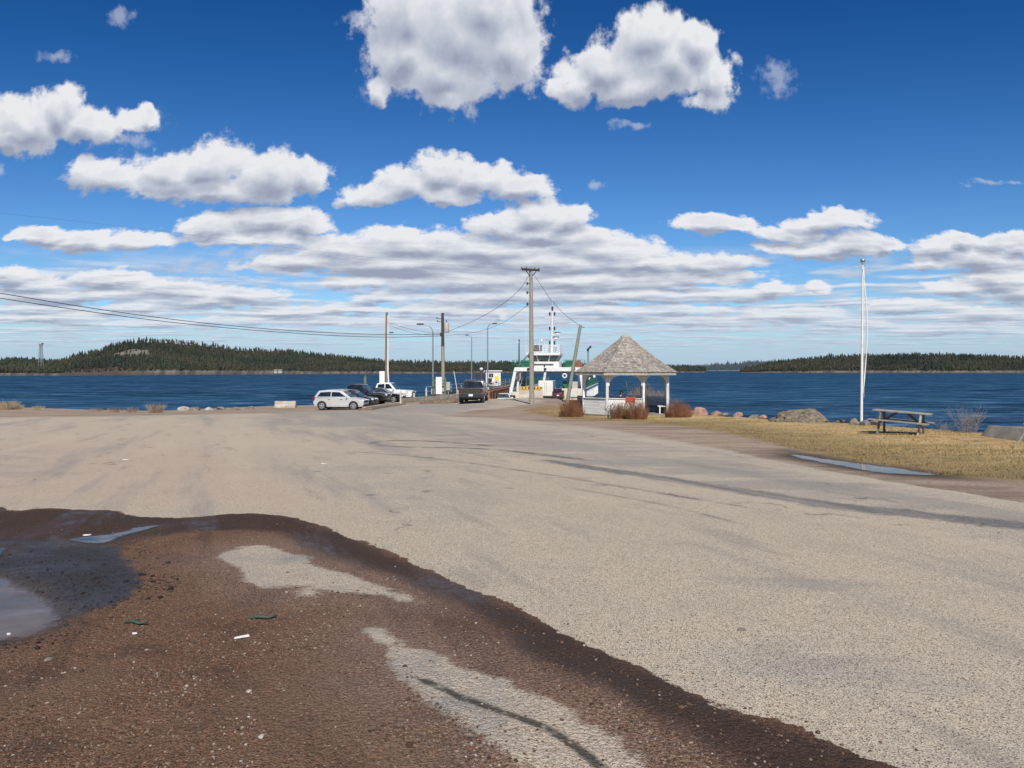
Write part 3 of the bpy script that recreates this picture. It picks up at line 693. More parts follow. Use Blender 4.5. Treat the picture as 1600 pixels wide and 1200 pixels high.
def shore(name, sky, D, width, px0, px1, density, th, haze, dec=0.25, tintc=None, bare=None, seedk=1, base=None, lbl=''):
    rs = np.random.default_rng(seedk)
    npx, ns = int((px1-px0)/4), 26
    pxs = np.linspace(px0, px1, npx); ss_ = np.linspace(0, 1, ns)
    Df = interp(D, pxs)
    skyv = interp(sky, pxs)
    Dr = Df+width
    ridge = CAMZ+(578-skyv)*Dr/F - th*0.75                 # bare ground height at the ridge
    ridge = np.maximum(ridge, WZ+2.0)
    def height(pi, s):
        r = np.interp(pi, pxs, ridge)
        prof = np.clip(s, 0, 1)
        k = prof**0.85*(1-0.15*np.sin(prof*math.pi))
        front = np.minimum(1, s/0.03)*1.6
        return WZ-0.3+front+(r-(WZ+1.3))*k
    PX, SS = np.meshgrid(pxs, ss_)
    Yg = np.interp(PX, pxs, Df)+SS*width + (fbm(PX*0.02, SS*0+1.0, 3, seedk)-.5)*30
    Xg = (PX-800)/F*Yg
    Zg = height(PX, SS)+(fbm(Xg*0.03, Yg*0.03, 3, seedk+3)-.5)*3*np.minimum(1, SS*8)
    Zg[0, :] = WZ-1.5
    Zg[-1, :] -= 4
    vv = np.stack([Xg, Yg, Zg], -1).reshape(-1, 3)
    id_ = np.arange(len(vv)).reshape(ns, npx)
    q = np.stack([id_[:-1, :-1], id_[:-1, 1:], id_[1:, 1:], id_[1:, :-1]], -1).reshape(-1, 4)
    tint = np.zeros((len(vv), 3)); tint[:] = (0.055, 0.05, 0.03)
    sfl = SS.ravel(); pfl = PX.ravel()
    rock = sfl < 0.042
    tint[rock] = np.array((0.16, 0.13, 0.105))*(0.4+0.9*rs.random((rock.sum(), 1)))
    low = sfl < 0.03; tint[low] = np.array((0.06, 0.05, 0.042))
    if bare is not None:
        bm_ = bare(pfl, sfl)
        tint[bm_ == 1] = (0.24, 0.20, 0.165); tint[bm_ == 2] = (0.10, 0.068, 0.048)
    struct(npmesh(name, vv, q, vcol_mat(name+'_surface', haze=haze, scale=0.05, noise_amt=0.3), colors={'tint': tint}, smooth=False))
    # the wood: tree after tree, nobody could count them
    temps = [conifer_template(rs) for _ in range(5)]+[bare_template(rs) for _ in range(3)]
    N = int(density)
    pi = rs.uniform(px0, px1, N); si = rs.uniform(0.045, 1.0, N)**1.0
    if bare is not None:
        keep = (bare(pi, si) == 0) | (rs.random(N) < np.where(bare(pi, si) == 2, 0.30, 0.04)); pi = pi[keep]; si = si[keep]; N = len(pi)
    Yt = np.interp(pi, pxs, Df)+si*width+(fbm(pi*0.02, pi*0+1.0, 3, seedk)-.5)*30
    Xt = (pi-800)/F*Yt; Zt = height(pi, si)-0.6
    clump = fbm(Xt*0.02, Yt*0.012, 3, seedk+11)
    kind = np.where(rs.random(N) < dec*np.clip(0.2+3.2*(clump-.38), 0.05, 2.2), 5+rs.integers(0, 3, N), rs.integers(0, 5, N))
    hh = th*(0.45+0.65*rs.random(N)**1.5)*(0.55+1.0*fbm(Xt*0.012, Yt*0.02, 3, seedk+31)); hh[kind >= 5] *= 0.85
    VV = []; FF = []; TT = []; o = 0
    for k in range(8):
        w = np.where(kind == k)[0]
        if not len(w): continue
        tv, tf = temps[k]
        ang = rs.uniform(0, 6.28, len(w)); h = hh[w]; wid = h*(0.85+0.4*rs.random(len(w)))
        ca, sa = np.cos(ang), np.sin(ang)
        x = tv[None, :, 0]*ca[:, None]-tv[None, :, 1]*sa[:, None]; y = tv[None, :, 0]*sa[:, None]+tv[None, :, 1]*ca[:, None]
        v = np.stack([x*wid[:, None]+Xt[w][:, None], y*wid[:, None]+Yt[w][:, None], tv[None, :, 2]*h[:, None]+Zt[w][:, None]], -1)
        n = len(tv)
        f = (tf[None]+(np.arange(len(w))*n)[:, None, None]+o).reshape(-1, 3)
        if k < 5:
            base_c = np.array((0.029, 0.036, 0.016))*(0.4+1.15*rs.random((len(w), 1)))*(0.6+0.9*fbm(Xt[w]*0.018+9, Yt[w]*0.018, 2, 55))[:, None]
            warm = (clump[w] > 0.5)[:, None]*rs.random((len(w), 1))
            base_c = base_c*(1-warm*.5)+np.array((0.085, 0.075, 0.032))*warm*.5
        else: base_c = np.array((0.115, 0.090, 0.070))*(0.6+0.8*rs.random((len(w), 1)))
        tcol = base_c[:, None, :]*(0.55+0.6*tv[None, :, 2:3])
        VV.append(v.reshape(-1, 3)); FF.append(f); TT.append(tcol.reshape(-1, 3)); o += len(w)*n
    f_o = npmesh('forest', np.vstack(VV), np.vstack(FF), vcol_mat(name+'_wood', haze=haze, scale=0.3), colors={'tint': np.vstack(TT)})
    struct(f_o, lbl, kind='stuff')
def bareL(p, s):
    m = np.zeros(np.shape(p), int)
    m[(p > 178) & (p < 232) & (s > 0.50+0.0016*np.abs(p-205)) & (s < 0.80-0.0030*np.abs(p-205))] = 1
    m[(p > 98) & (p < 205) & (s < 0.26-0.0014*np.abs(p-120)) & (s > 0.02)] = 2
    return m
SKY_L = [(-700,560),(-300,556),(0,562),(20,558),(60,561),(85,562),(100,560),(120,553),(160,543),(180,535),(210,529),(240,526),(270,528),(330,535),(370,541),(410,542),(440,546),(470,548),(520,552),(560,555),(600,559),(650,562),(700,562),(760,563),(850,565),(920,567),(1000,568),(1060,569),(1090,570),(1103,573)]
D_L = [(-700,560),(0,640),(200,700),(400,820),(600,930),(900,1250),(1103,1450)]
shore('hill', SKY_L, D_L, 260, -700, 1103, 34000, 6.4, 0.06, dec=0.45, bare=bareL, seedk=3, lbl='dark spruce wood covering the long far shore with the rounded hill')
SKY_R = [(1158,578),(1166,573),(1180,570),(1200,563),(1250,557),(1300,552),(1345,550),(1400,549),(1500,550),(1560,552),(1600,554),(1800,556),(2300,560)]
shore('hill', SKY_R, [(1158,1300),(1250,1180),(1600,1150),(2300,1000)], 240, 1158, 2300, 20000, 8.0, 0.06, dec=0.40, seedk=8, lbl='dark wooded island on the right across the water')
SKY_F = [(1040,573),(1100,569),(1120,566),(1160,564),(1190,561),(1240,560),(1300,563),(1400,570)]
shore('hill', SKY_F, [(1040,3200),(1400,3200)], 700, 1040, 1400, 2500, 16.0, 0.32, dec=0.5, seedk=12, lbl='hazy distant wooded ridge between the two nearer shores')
# ------------------------------------------------------------------ materials for things
M = dict(
 white=pm('white_paint', (0.80, 0.79, 0.76), (0.70, 0.69, 0.66), 3, 0.5, 0.1, dirt=0.25),
 siding=pm('white_clapboard', (0.82, 0.81, 0.78), (0.68, 0.67, 0.64), 2.5, 0.55, 0.1, stretch=(1, 1, 6), dirt=0.2),
 wood=pm('weathered_wood', (0.20, 0.18, 0.155), (0.11, 0.10, 0.088), 5, 0.85, 0.5, stretch=(1, 6, 6)),
 woodpale=pm('bleached_sunlit_wood', (0.46, 0.42, 0.37), (0.30, 0.27, 0.235), 6, 0.85, 0.4, stretch=(6, 6, 1)),
 pole=pm('pole_wood', (0.36, 0.325, 0.265), (0.23, 0.205, 0.165), 5, 0.9, 0.5, stretch=(8, 8, 0.5)),
 poledark=pm('creosote_wood', (0.085, 0.066, 0.05), (0.045, 0.036, 0.03), 5, 0.9, 0.5, stretch=(8, 8, 0.5)),
 polegreen=pm('lichened_wood', (0.30, 0.295, 0.225), (0.19, 0.185, 0.14), 5, 0.9, 0.5, stretch=(8, 8, 0.5)),
 galv=pm('galvanised_steel', (0.42, 0.43, 0.43), (0.33, 0.34, 0.34), 8, 0.45, 0.05, metal=0.6),
 dark=pm('dark_metal', (0.035, 0.036, 0.038), (0.02, 0.02, 0.022), 8, 0.5),
 black=pm('black_rubber', (0.018, 0.018, 0.018), (0.028, 0.027, 0.025), 8, 0.8),
 wire=pm('black_cable', (0.018, 0.018, 0.02), None, 8, 0.6),
 glass=pm('dark_glass', (0.012, 0.016, 0.018), (0.02, 0.026, 0.03), 2, 0.08, spec=0.7),
 glasslight=pm('reflective_glass', (0.06, 0.09, 0.10), (0.03, 0.045, 0.05), 2, 0.06, spec=0.9),
 silver=pm('silver_paint', (0.70, 0.70, 0.70), (0.66, 0.66, 0.665), 1.2, 0.28, metal=0.35, coat=0.8),
 carblack=pm('black_paint', (0.012, 0.012, 0.014), (0.018, 0.018, 0.02), 3, 0.25, coat=0.9),
 carwhite=pm('white_car_paint', (0.80, 0.80, 0.79), (0.74, 0.74, 0.73), 3, 0.3, coat=0.7),
 cargrey=pm('brown_grey_paint', (0.070, 0.062, 0.052), (0.058, 0.052, 0.044), 3, 0.3, metal=0.4, coat=0.6, dirt=0.2),
 carred=pm('maroon_paint', (0.10, 0.020, 0.022), (0.075, 0.015, 0.018), 3, 0.3, coat=0.8),
 rim=pm('alloy', (0.62, 0.62, 0.62), (0.5, 0.5, 0.5), 6, 0.35, metal=0.7),
 lamp=pm('clear_lamp', (0.75, 0.76, 0.76), (0.6, 0.62, 0.63), 8, 0.1, spec=0.8),
 tail=pm('red_lens', (0.20, 0.010, 0.010), (0.14, 0.01, 0.01), 8, 0.2),
 amber=pm('amber_lens', (0.75, 0.25, 0.02), None, 8, 0.2),
 conc=pm('pale_concrete', (0.50, 0.45, 0.38), (0.38, 0.335, 0.285), 2.5, 0.9, 0.3, dirt=0.35),
 concgrey=pm('grey_concrete', (0.27, 0.25, 0.21), (0.19, 0.175, 0.145), 2.5, 0.9, 0.3, dirt=0.4),
 cream=pm('cream_paint', (0.76, 0.68, 0.54), (0.64, 0.56, 0.43), 1.5, 0.6, 0.1, dirt=0.35),
 green=pm('green_paint', (0.02, 0.17, 0.10), (0.014, 0.11, 0.065), 3, 0.55),
 greenpost=pm('green_post', (0.125, 0.17, 0.115), (0.085, 0.12, 0.08), 3, 0.7),
 rust=pm('rusty_orange_steel', (0.36, 0.13, 0.055), (0.22, 0.08, 0.04), 2.0, 0.8, 0.2, dirt=0.35),
 hull=pm('hull_maroon', (0.075, 0.03, 0.032), (0.045, 0.022, 0.024), 1.0, 0.6),
 yellow=pm('yellow_paint', (0.75, 0.46, 0.02), (0.62, 0.36, 0.02), 5, 0.6),
 signyel=pm('yellow_sign', (0.78, 0.66, 0.10), None, 5, 0.6),
 orange=pm('orange_red_cloth', (0.40, 0.075, 0.035), (0.28, 0.045, 0.025), 8, 0.9),
 deck=pm('pier_deck', (0.26, 0.21, 0.165), (0.19, 0.155, 0.12), 0.6, 0.95, 0.2, dirt=0.3),
 boxgrey=pm('grey_box', (0.46, 0.45, 0.42), (0.38, 0.37, 0.35), 5, 0.6),
 verge=pm('verge_soil', (0.25, 0.18, 0.12), (0.15, 0.105, 0.07), 2.0, 0.95, 0.5, dirt=0.3),
 kerbm=pm('pale_kerb', (0.46, 0.42, 0.36), (0.34, 0.31, 0.27), 2.0, 0.9, 0.2),
 pinkrock=pm('pink_granite', (0.42, 0.245, 0.185), (0.26, 0.155, 0.12), 5, 0.9, 0.6, dirt=0.3),
 greyrock=pm('grey_rock', (0.24, 0.205, 0.165), (0.135, 0.115, 0.095), 3.5, 0.95, 0.8, dirt=0.4),
 olive=pm('mossy_ledge', (0.22, 0.18, 0.125), (0.10, 0.082, 0.058), 7, 0.95, 1.0, dirt=0.4),
 signw=None, shingle=None,
)
def stripes_sign():
    mt, nt, b = newmat('printed_panel')
    tc = nt.new('ShaderNodeTexCoord').outputs['Object']; x, y, z = nt.sep(tc)
    n = nt.noise(nt.comb(nt.m('MULTIPLY', x, 16.0), 0.0, nt.m('MULTIPLY', z, 9.0)), 1.0, 3)
    rows_ = nt.m('GREATER_THAN', nt.m('FRACT', nt.m('MULTIPLY', z, 8.0)), 0.55)
    k = nt.m('MULTIPLY', rows_, nt.ss(n, 0.5, 0.55, 0.0, 0.38))
    nt.put(b.inputs['Base Color'], nt.mix(k, (0.80, 0.79, 0.78), (0.55, 0.25, 0.27))); b.inputs['Roughness'].default_value = 0.5
    return mt
M['signw'] = stripes_sign()
def shingle():
    mt, nt, b = newmat('cedar_shingles')
    tc = nt.new('ShaderNodeTexCoord').outputs['Object']; x, y, z = nt.sep(tc)
    n = nt.noise(tc, 7.0, 5, 0.65); n2 = nt.noise(tc, 0.9, 4)
    ro = nt.new('ShaderNodeAttribute', attribute_name='rnd').outputs['Fac']
    c = nt.mix(ro, (0.21, 0.19, 0.165), (0.43, 0.395, 0.35))
    c = nt.mix(nt.ss(n, 0.45, 0.7, 0.0, 0.55), c, (0.15, 0.125, 0.10))
    c = nt.mix(nt.ss(n2, 0.45, 0.65, 0.0, 0.35), c, (0.42, 0.36, 0.29))
    nt.put(b.inputs['Base Color'], c); b.inputs['Roughness'].default_value = 0.9
    nt.put(b.inputs['Normal'], nt.bump(n, 0.5, 0.01)); return mt
M['shingle'] = shingle()

# ------------------------------------------------------------------ rocks, stems, tufts
def rock(label, cat, loc, size, mat, seed, rotz=0.0, name='rock', sub_=3, amp=0.35, group=None, flat=0.0, facets=9):
    bm = bmesh.new(); bmesh.ops.create_icosphere(bm, subdivisions=sub_, radius=1)
    rs = random.Random(seed); off = Vector((rs.random()*50, rs.random()*50, rs.random()*50))
    from mathutils import noise as mn
    pl = [(Vector((rs.uniform(-1, 1), rs.uniform(-1, 1), rs.uniform(-.3, 1))).normalized(), rs.uniform(0.55, 0.85)) for _ in range(facets)]
    for v in bm.verts:
        d = v.co.normalized(); r = 1+amp*mn.noise(d*1.4+off)+amp*0.4*mn.noise(d*4+off)+amp*0.2*mn.noise(d*9+off)
        q = d*r
        for n_, h in pl:                       # broken facets
            e = q.dot(n_)-h
            if e > 0: q = q-n_*e*0.85
        v.co = Vector((q.x*size[0], q.y*size[1], q.z*size[2]))
    me = bpy.data.meshes.new(name); bm.to_mesh(me); bm.free(); me.materials.append(mat)
    o = bpy.data.objects.new(name, me); C.objects.link(o); o.location = loc; o.rotation_euler = (0, 0, rotz)
    return tag(o, label, cat, group)
def stems_mesh(n, rad, height, spread, r0, seed, forks=2, base_r=None, curve=0.25, hvar=0.35, dome=0.35):
    rs = random.Random(seed); m = MB()
    for i in range(n):
        a = rs.random()*6.283; q = math.sqrt(rs.random())*(base_r if base_r else rad*0.45)
        b = Vector((q*math.cos(a), q*math.sin(a)*1.0, -0.03))
        h = height*(1-hvar*rs.random())*(1-dome*(q/max(rad, .01))**2)
        if rs.random() < .07: h *= 1.22
        lean = spread*(q/max(rad*0.45, .01))*0.6+spread*0.45*rs.random()
        dr = Vector((math.cos(a+rs.uniform(-.8, .8)), math.sin(a+rs.uniform(-.8, .8)), 0))
        top = b+dr*lean*h+Vector((0, 0, h)); mid = b.lerp(top, 0.5)+dr*(-curve*lean*h*0.5)+Vector((rs.uniform(-1, 1), rs.uniform(-1, 1), 0))*0.04*h
        m.tube([b, mid, top], [r0, r0*0.75, r0*0.3], 3, False)
        for f in range(forks):
            t = rs.uniform(0.35, 0.9); s = b.lerp(mid, t*2) if t < .5 else mid.lerp(top, t*2-1)
            e = s+Vector((rs.uniform(-1, 1)*0.28*h, rs.uniform(-1, 1)*0.28*h, rs.uniform(0.08, 0.38)*h))
            m.tube([s, s.lerp(e, .5)+Vector((0, 0, -.02*h)), e], [r0*0.6, r0*0.5, r0*0.22], 3, False)
    return m
def twig_mat(name, c1, c2):
    mt, nt, b = newmat(name)
    tc = nt.new('ShaderNodeTexCoord').outputs['Object']
    n = nt.noise(tc, 2.2, 3); n2 = nt.noise(tc, 14, 3)
    nt.put(b.inputs['Base Color'], nt.mix(nt.ss(nt.m('ADD', n, nt.m('MULTIPLY', n2, .5)), 0.6, 0.95), c1, c2)); b.inputs['Roughness'].default_value = 0.85
    return mt
TW_RED = twig_mat('red_brown_twigs', (0.17, 0.072, 0.036), (0.30, 0.14, 0.068))
TW_GREY = twig_mat('grey_twigs', (0.26, 0.215, 0.18), (0.42, 0.36, 0.30))
TW_TAN = twig_mat('tan_reeds', (0.33, 0.25, 0.175), (0.22, 0.145, 0.105))
STRAW = twig_mat('straw', (0.42, 0.32, 0.18), (0.28, 0.205, 0.115))
def bush(label, px, py, rad, h, n, mat, seed, spread=0.35, r0=0.008, forks=3, Y=None, name='bush', cat='bush', group=None, sy=1.0, base_r=None, dome=0.35, hvar=.35):
    p = P(px, py) if Y is None else at(px, py, Y)
    p.z = gsample(p.x, p.y) if Y is None else p.z
    o = stems_mesh(n, rad, h, spread, r0, seed, forks, base_r=base_r, dome=dome, hvar=hvar).build(name, mat)
    o.location = p; o.scale = (1, sy, 1)
    return tag(o, label, cat, group)

# ------------------------------------------------------------------ gazebo
GP = at(977, 650, 44.0); GP.z = float(gz(GP.x, GP.y))
GROT = -math.atan2(GP.x, GP.y)
def gazebo():
    t = thing('gazebo', 'white octagonal gazebo with a grey shingled roof by the water', 'gazebo', GP, GROT)
    RP = 2.53; N = 8
    ang = [R(-90+22.5+45*k) for k in range(8)]          # vertices; side k joins vertex k and k+1 ; front face is (7,0)
    vtx = lambda r, k: Vector((r*math.cos(ang[k % 8]), r*math.sin(ang[k % 8]), 0))
    fl = MB(); fl.add([vtx(2.72, k)+Vector((0, 0, -0.25)) for k in range(8)]+[vtx(2.72, k)+Vector((0, 0, 0.10)) for k in range(8)], [tuple(range(8, 16))]+[(k, (k+1) % 8, 8+(k+1) % 8, 8+k) for k in range(8)])
    fl.build('floor', M['concgrey'], t, bevel=0.02)
    HE = 2.27
    for k in range(8):
        p = vtx(RP, k); m = MB()
        rz = Matrix.Rotation(ang[k], 3, 'Z')
        m.box((p.x, p.y, 0.10+(HE-0.10)/2), (0.12, 0.12, HE-0.10), rz)
        po = m.build('post', M['white'], t, bevel=0.008)
        for sgn in (-1, 1):                              # curved braces under the eaves
            q = vtx(RP, k+sgn); d = (q-p).normalized(); b = MB()
            arc = []
            for i in range(7):
                a = i/6*math.pi/2
                arc.append(p+d*(0.06+0.52*(1-math.cos(a)))+Vector((0, 0, HE-0.60+0.56*math.sin(a))))
            for i in range(6):
                a0, a1 = arc[i], arc[i+1]
                up0 = p+d*0.06+Vector((0, 0, HE-0.05)); 
                b.bar(a0, a1, 0.05, 0.085, up=d)
            # solid web between the arc and the corner
            n_ = d.cross(Vector((0, 0, 1)))*0.02
            c0 = p+d*0.05+Vector((0, 0, HE-0.02))
            for i in range(6):
                b.add([arc[i]+n_, arc[i+1]+n_, c0+n_, arc[i]-n_, arc[i+1]-n_, c0-n_], [(0, 1, 2), (5, 4, 3)])
            b.build('brace', M['white'], t)
    bm_ = MB()
    for k in range(8): bm_.bar(vtx(RP, k)+Vector((0, 0, HE+0.07)), vtx(RP, k+1)+Vector((0, 0, HE+0.07)), 0.14, 0.16)
    bm_.build('eave_beam', M['white'], t)
    fa = MB(); RE = 3.02
    for k in range(8): fa.bar(vtx(RE-0.02, k)+Vector((0, 0, HE+0.055)), vtx(RE-0.02, k+1)+Vector((0, 0, HE+0.055)), 0.03, 0.15)
    fa.build('fascia', M['woodpale'], t)
    so = MB(); so.add([vtx(RE-0.03, k)+Vector((0, 0, HE+0.15)) for k in range(8)], [tuple(range(8))]); so.build('ceiling', M['wood'], t)
    # half walls of clapboard (open on the right front side)
    def wall(k, h=0.92, full=True):
        a, b = vtx(RP, k), vtx(RP, k+1); d = (b-a).normalized(); a2 = a+d*0.065; b2 = b-d*0.065
        m = MB(); nb = 6; zz0 = -0.12; bh = (h-zz0)/nb; nrm = Vector((d.y, -d.x, 0))
        if nrm.dot(a+b) < 0: nrm = -nrm
        for i in range(nb):
            z0 = zz0+i*bh; z1 = z0+bh*1.08
            o0 = nrm*0.048; o1 = nrm*0.040
            m.add([a2+o0+Vector((0, 0, z0)), b2+o0+Vector((0, 0, z0)), b2+o1+Vector((0, 0, z1)), a2+o1+Vector((0, 0, z1)),
                   a2-nrm*0.03+Vector((0, 0, z0)), b2-nrm*0.03+Vector((0, 0, z0)), b2-nrm*0.03+Vector((0, 0, z1)), a2-nrm*0.03+Vector((0, 0, z1))],
                  [(0, 1, 2, 3), (5, 4, 7, 6), (4, 5, 1, 0), (3, 2, 6, 7), (4, 0, 3, 7), (1, 5, 6, 2)])
        w = m.build('half_wall', M['siding'], t)
        c = MB(); c.bar(a2+nrm*0.01+Vector((0, 0, h+0.055)), b2+nrm*0.01+Vector((0, 0, h+0.055)), 0.17, 0.04); c.build('wall_cap', M['white'], w, bevel=0.005)
        return w
    for k in (6, 7, 1, 2, 3, 4, 5): wall(k)
    # bench around the inside, with a backrest along the far sides
    for k in (1, 2, 3, 4, 5, 6):
        a, b = vtx(RP-0.12, k), vtx(RP-0.12, k+1); m = MB(); inn = -((a+b)/2).normalized()
        m.add([a+Vector((0, 0, .52)), b+Vector((0, 0, .52)), b+inn*0.42+(a-b).normalized()*0.17+Vector((0, 0, .52)), a+inn*0.42+(b-a).normalized()*0.17+Vector((0, 0, .52)),
               a+Vector((0, 0, .475)), b+Vector((0, 0, .475)), b+inn*0.42+(a-b).normalized()*0.17+Vector((0, 0, .475)), a+inn*0.42+(b-a).normalized()*0.17+Vector((0, 0, .475))],
              [(0, 1, 2, 3), (7, 6, 5, 4), (0, 4, 5, 1), (1, 5, 6, 2), (2, 6, 7, 3), (3, 7, 4, 0)])
        for q in (a, b):
            q2 = q*0.86; m.box((q2.x, q2.y, 0.29), (0.07, 0.07, 0.38))
        m.build('bench', M['white'], t)
    # roof: courses of separate shingles over each face
    vs = []; fs = []; rn = []
    zb, zt = HE+0.14, HE+0.14+2.02; rt = 0.20
    rs = random.Random(3); courses = 24
    for k in range(8):
        a0, b0 = vtx(RE+0.04, k), vtx(RE+0.04, k+1); a1, b1 = vtx(rt, k), vtx(rt, k+1)
        up = ((a1+b1)/2-(a0+b0)/2+Vector((0, 0, zt-zb))); nrm = (b0-a0).cross(up).normalized()
        if nrm.z < 0: nrm = -nrm
        def pt(s, r_): # s along 0..1, r_ up 0..1 ; slight bell-cast at the eaves
            p = a0.lerp(b0, s).lerp(a1.lerp(b1, s), r_); z = zb+(zt-zb)*(r_**1.10*0.97+0.03*r_)
            return Vector((p.x, p.y, z))
        for c in range(courses):
            r0_, r1_ = c/courses, min(1.0, (c+1.35)/courses)
            wid = (a0.lerp(a1, r0_)-b0.lerp(b1, r0_)).length; n = max(2, int(wid/0.13)); cuts = [0.0]
            for i in range(n-1): cuts.append((i+1+rs.uniform(-.3, .3))/n)
            cuts.append(1.0)
            for i in range(n):
                s0, s1 = cuts[i]+0.002, cuts[i+1]-0.002; th_ = 0.018+rs.random()*0.016; dr = rs.uniform(-0.010, 0.006)
                o = len(vs); e = nrm*th_; e2 = nrm*0.003; rr = max(0, r0_+dr)
                P0, P1, P2, P3 = pt(s0, rr), pt(s1, rr), pt(s1, r1_), pt(s0, r1_)
                vs += [P0+e, P1+e, P2+e2, P3+e2, P0, P1]
                fs += [(o, o+1, o+2, o+3), (o+4, o+5, o+1, o), (o, o+3, o+4), (o+1, o+5, o+2)]
                rn += [rs.random()]*6
        # ridge caps
        for c in range(26):
            for (w0, side) in ((0.11, 0),):
                r0_, r1_ = c/26, min(1, (c+1.3)/26); p0 = pt(0, r0_)+Vector((0, 0, .035)); p1 = pt(0, r1_)+Vector((0, 0, .03)); o = len(vs)
                tng = Vector((-math.sin(ang[k]), math.cos(ang[k]), 0))
                vs += [p0+tng*w0-Vector((0, 0, .03)), p0+Vector((0, 0, .015)), p0-tng*w0-Vector((0, 0, .03)), p1+tng*w0*.9-Vector((0, 0, .04)), p1, p1-tng*w0*.9-Vector((0, 0, .04))]
                fs += [(o, o+1, o+4, o+3), (o+1, o+2, o+5, o+4)]; rn += [rs.random()]*6
    me = bpy.data.meshes.new('roof'); me.from_pydata([tuple(v) for v in vs], [], fs); me.update()
    at_ = me.attributes.new('rnd', 'FLOAT', 'POINT'); at_.data.foreach_set('value', np.array(rn, np.float32))
    me.materials.append(M['shingle']); ro = bpy.data.objects.new('roof', me); C.objects.link(ro); ro.parent = t
    cp = MB(); cp.lathe([(0.30, zt-0.06), (0.26, zt+0.05), (0.10, zt+0.12), (0.0, zt+0.13)], n=8); cp.build('roof_cap', M['woodpale'], ro)
    return t
GAZ = gazebo()
def gaz_at(x, y, z):
    return Matrix.Translation(GP) @ Matrix.Rotation(GROT, 4, 'Z') @ Vector((x, y, z))
# red cloth over the front half wall
def cloth():
    m = MB(); n = 16; rs = random.Random(5)
    rowsv = []
    prof = [(0.12, -0.14), (0.10, 0.0), (0.02, 0.035), (-0.10, 0.03), (-0.135, -0.02), (-0.145, -0.13), (-0.15, -0.22)]
    for i in range(n+1):
        x = -0.25+0.50*i/n; w = 0.012*math.sin(i*1.9)+0.008*rs.random(); ln = 1+0.35*math.sin(i*0.8+1)
        for (y, z) in prof: rowsv.append((x, y+(w if z < 0 else 0), 0.995+z*(ln if z < 0 else 1)+0.05*max(0, math.sin(i*0.55))*(1 if z > -.01 else 0)))
    k = len(prof)
    m.add(rowsv, [(i*k+j, (i+1)*k+j, (i+1)*k+j+1, i*k+j+1) for i in range(n) for j in range(k-1)])
    o = m.build('cloth', M['orange'], None, smooth=True)
    o.location = gaz_at(0.27, -2.335, 0.02); o.rotation_euler = (0, 0, GROT)
    tag(o, 'orange-red cloth draped over the white half wall of the gazebo', 'cloth')
cloth()

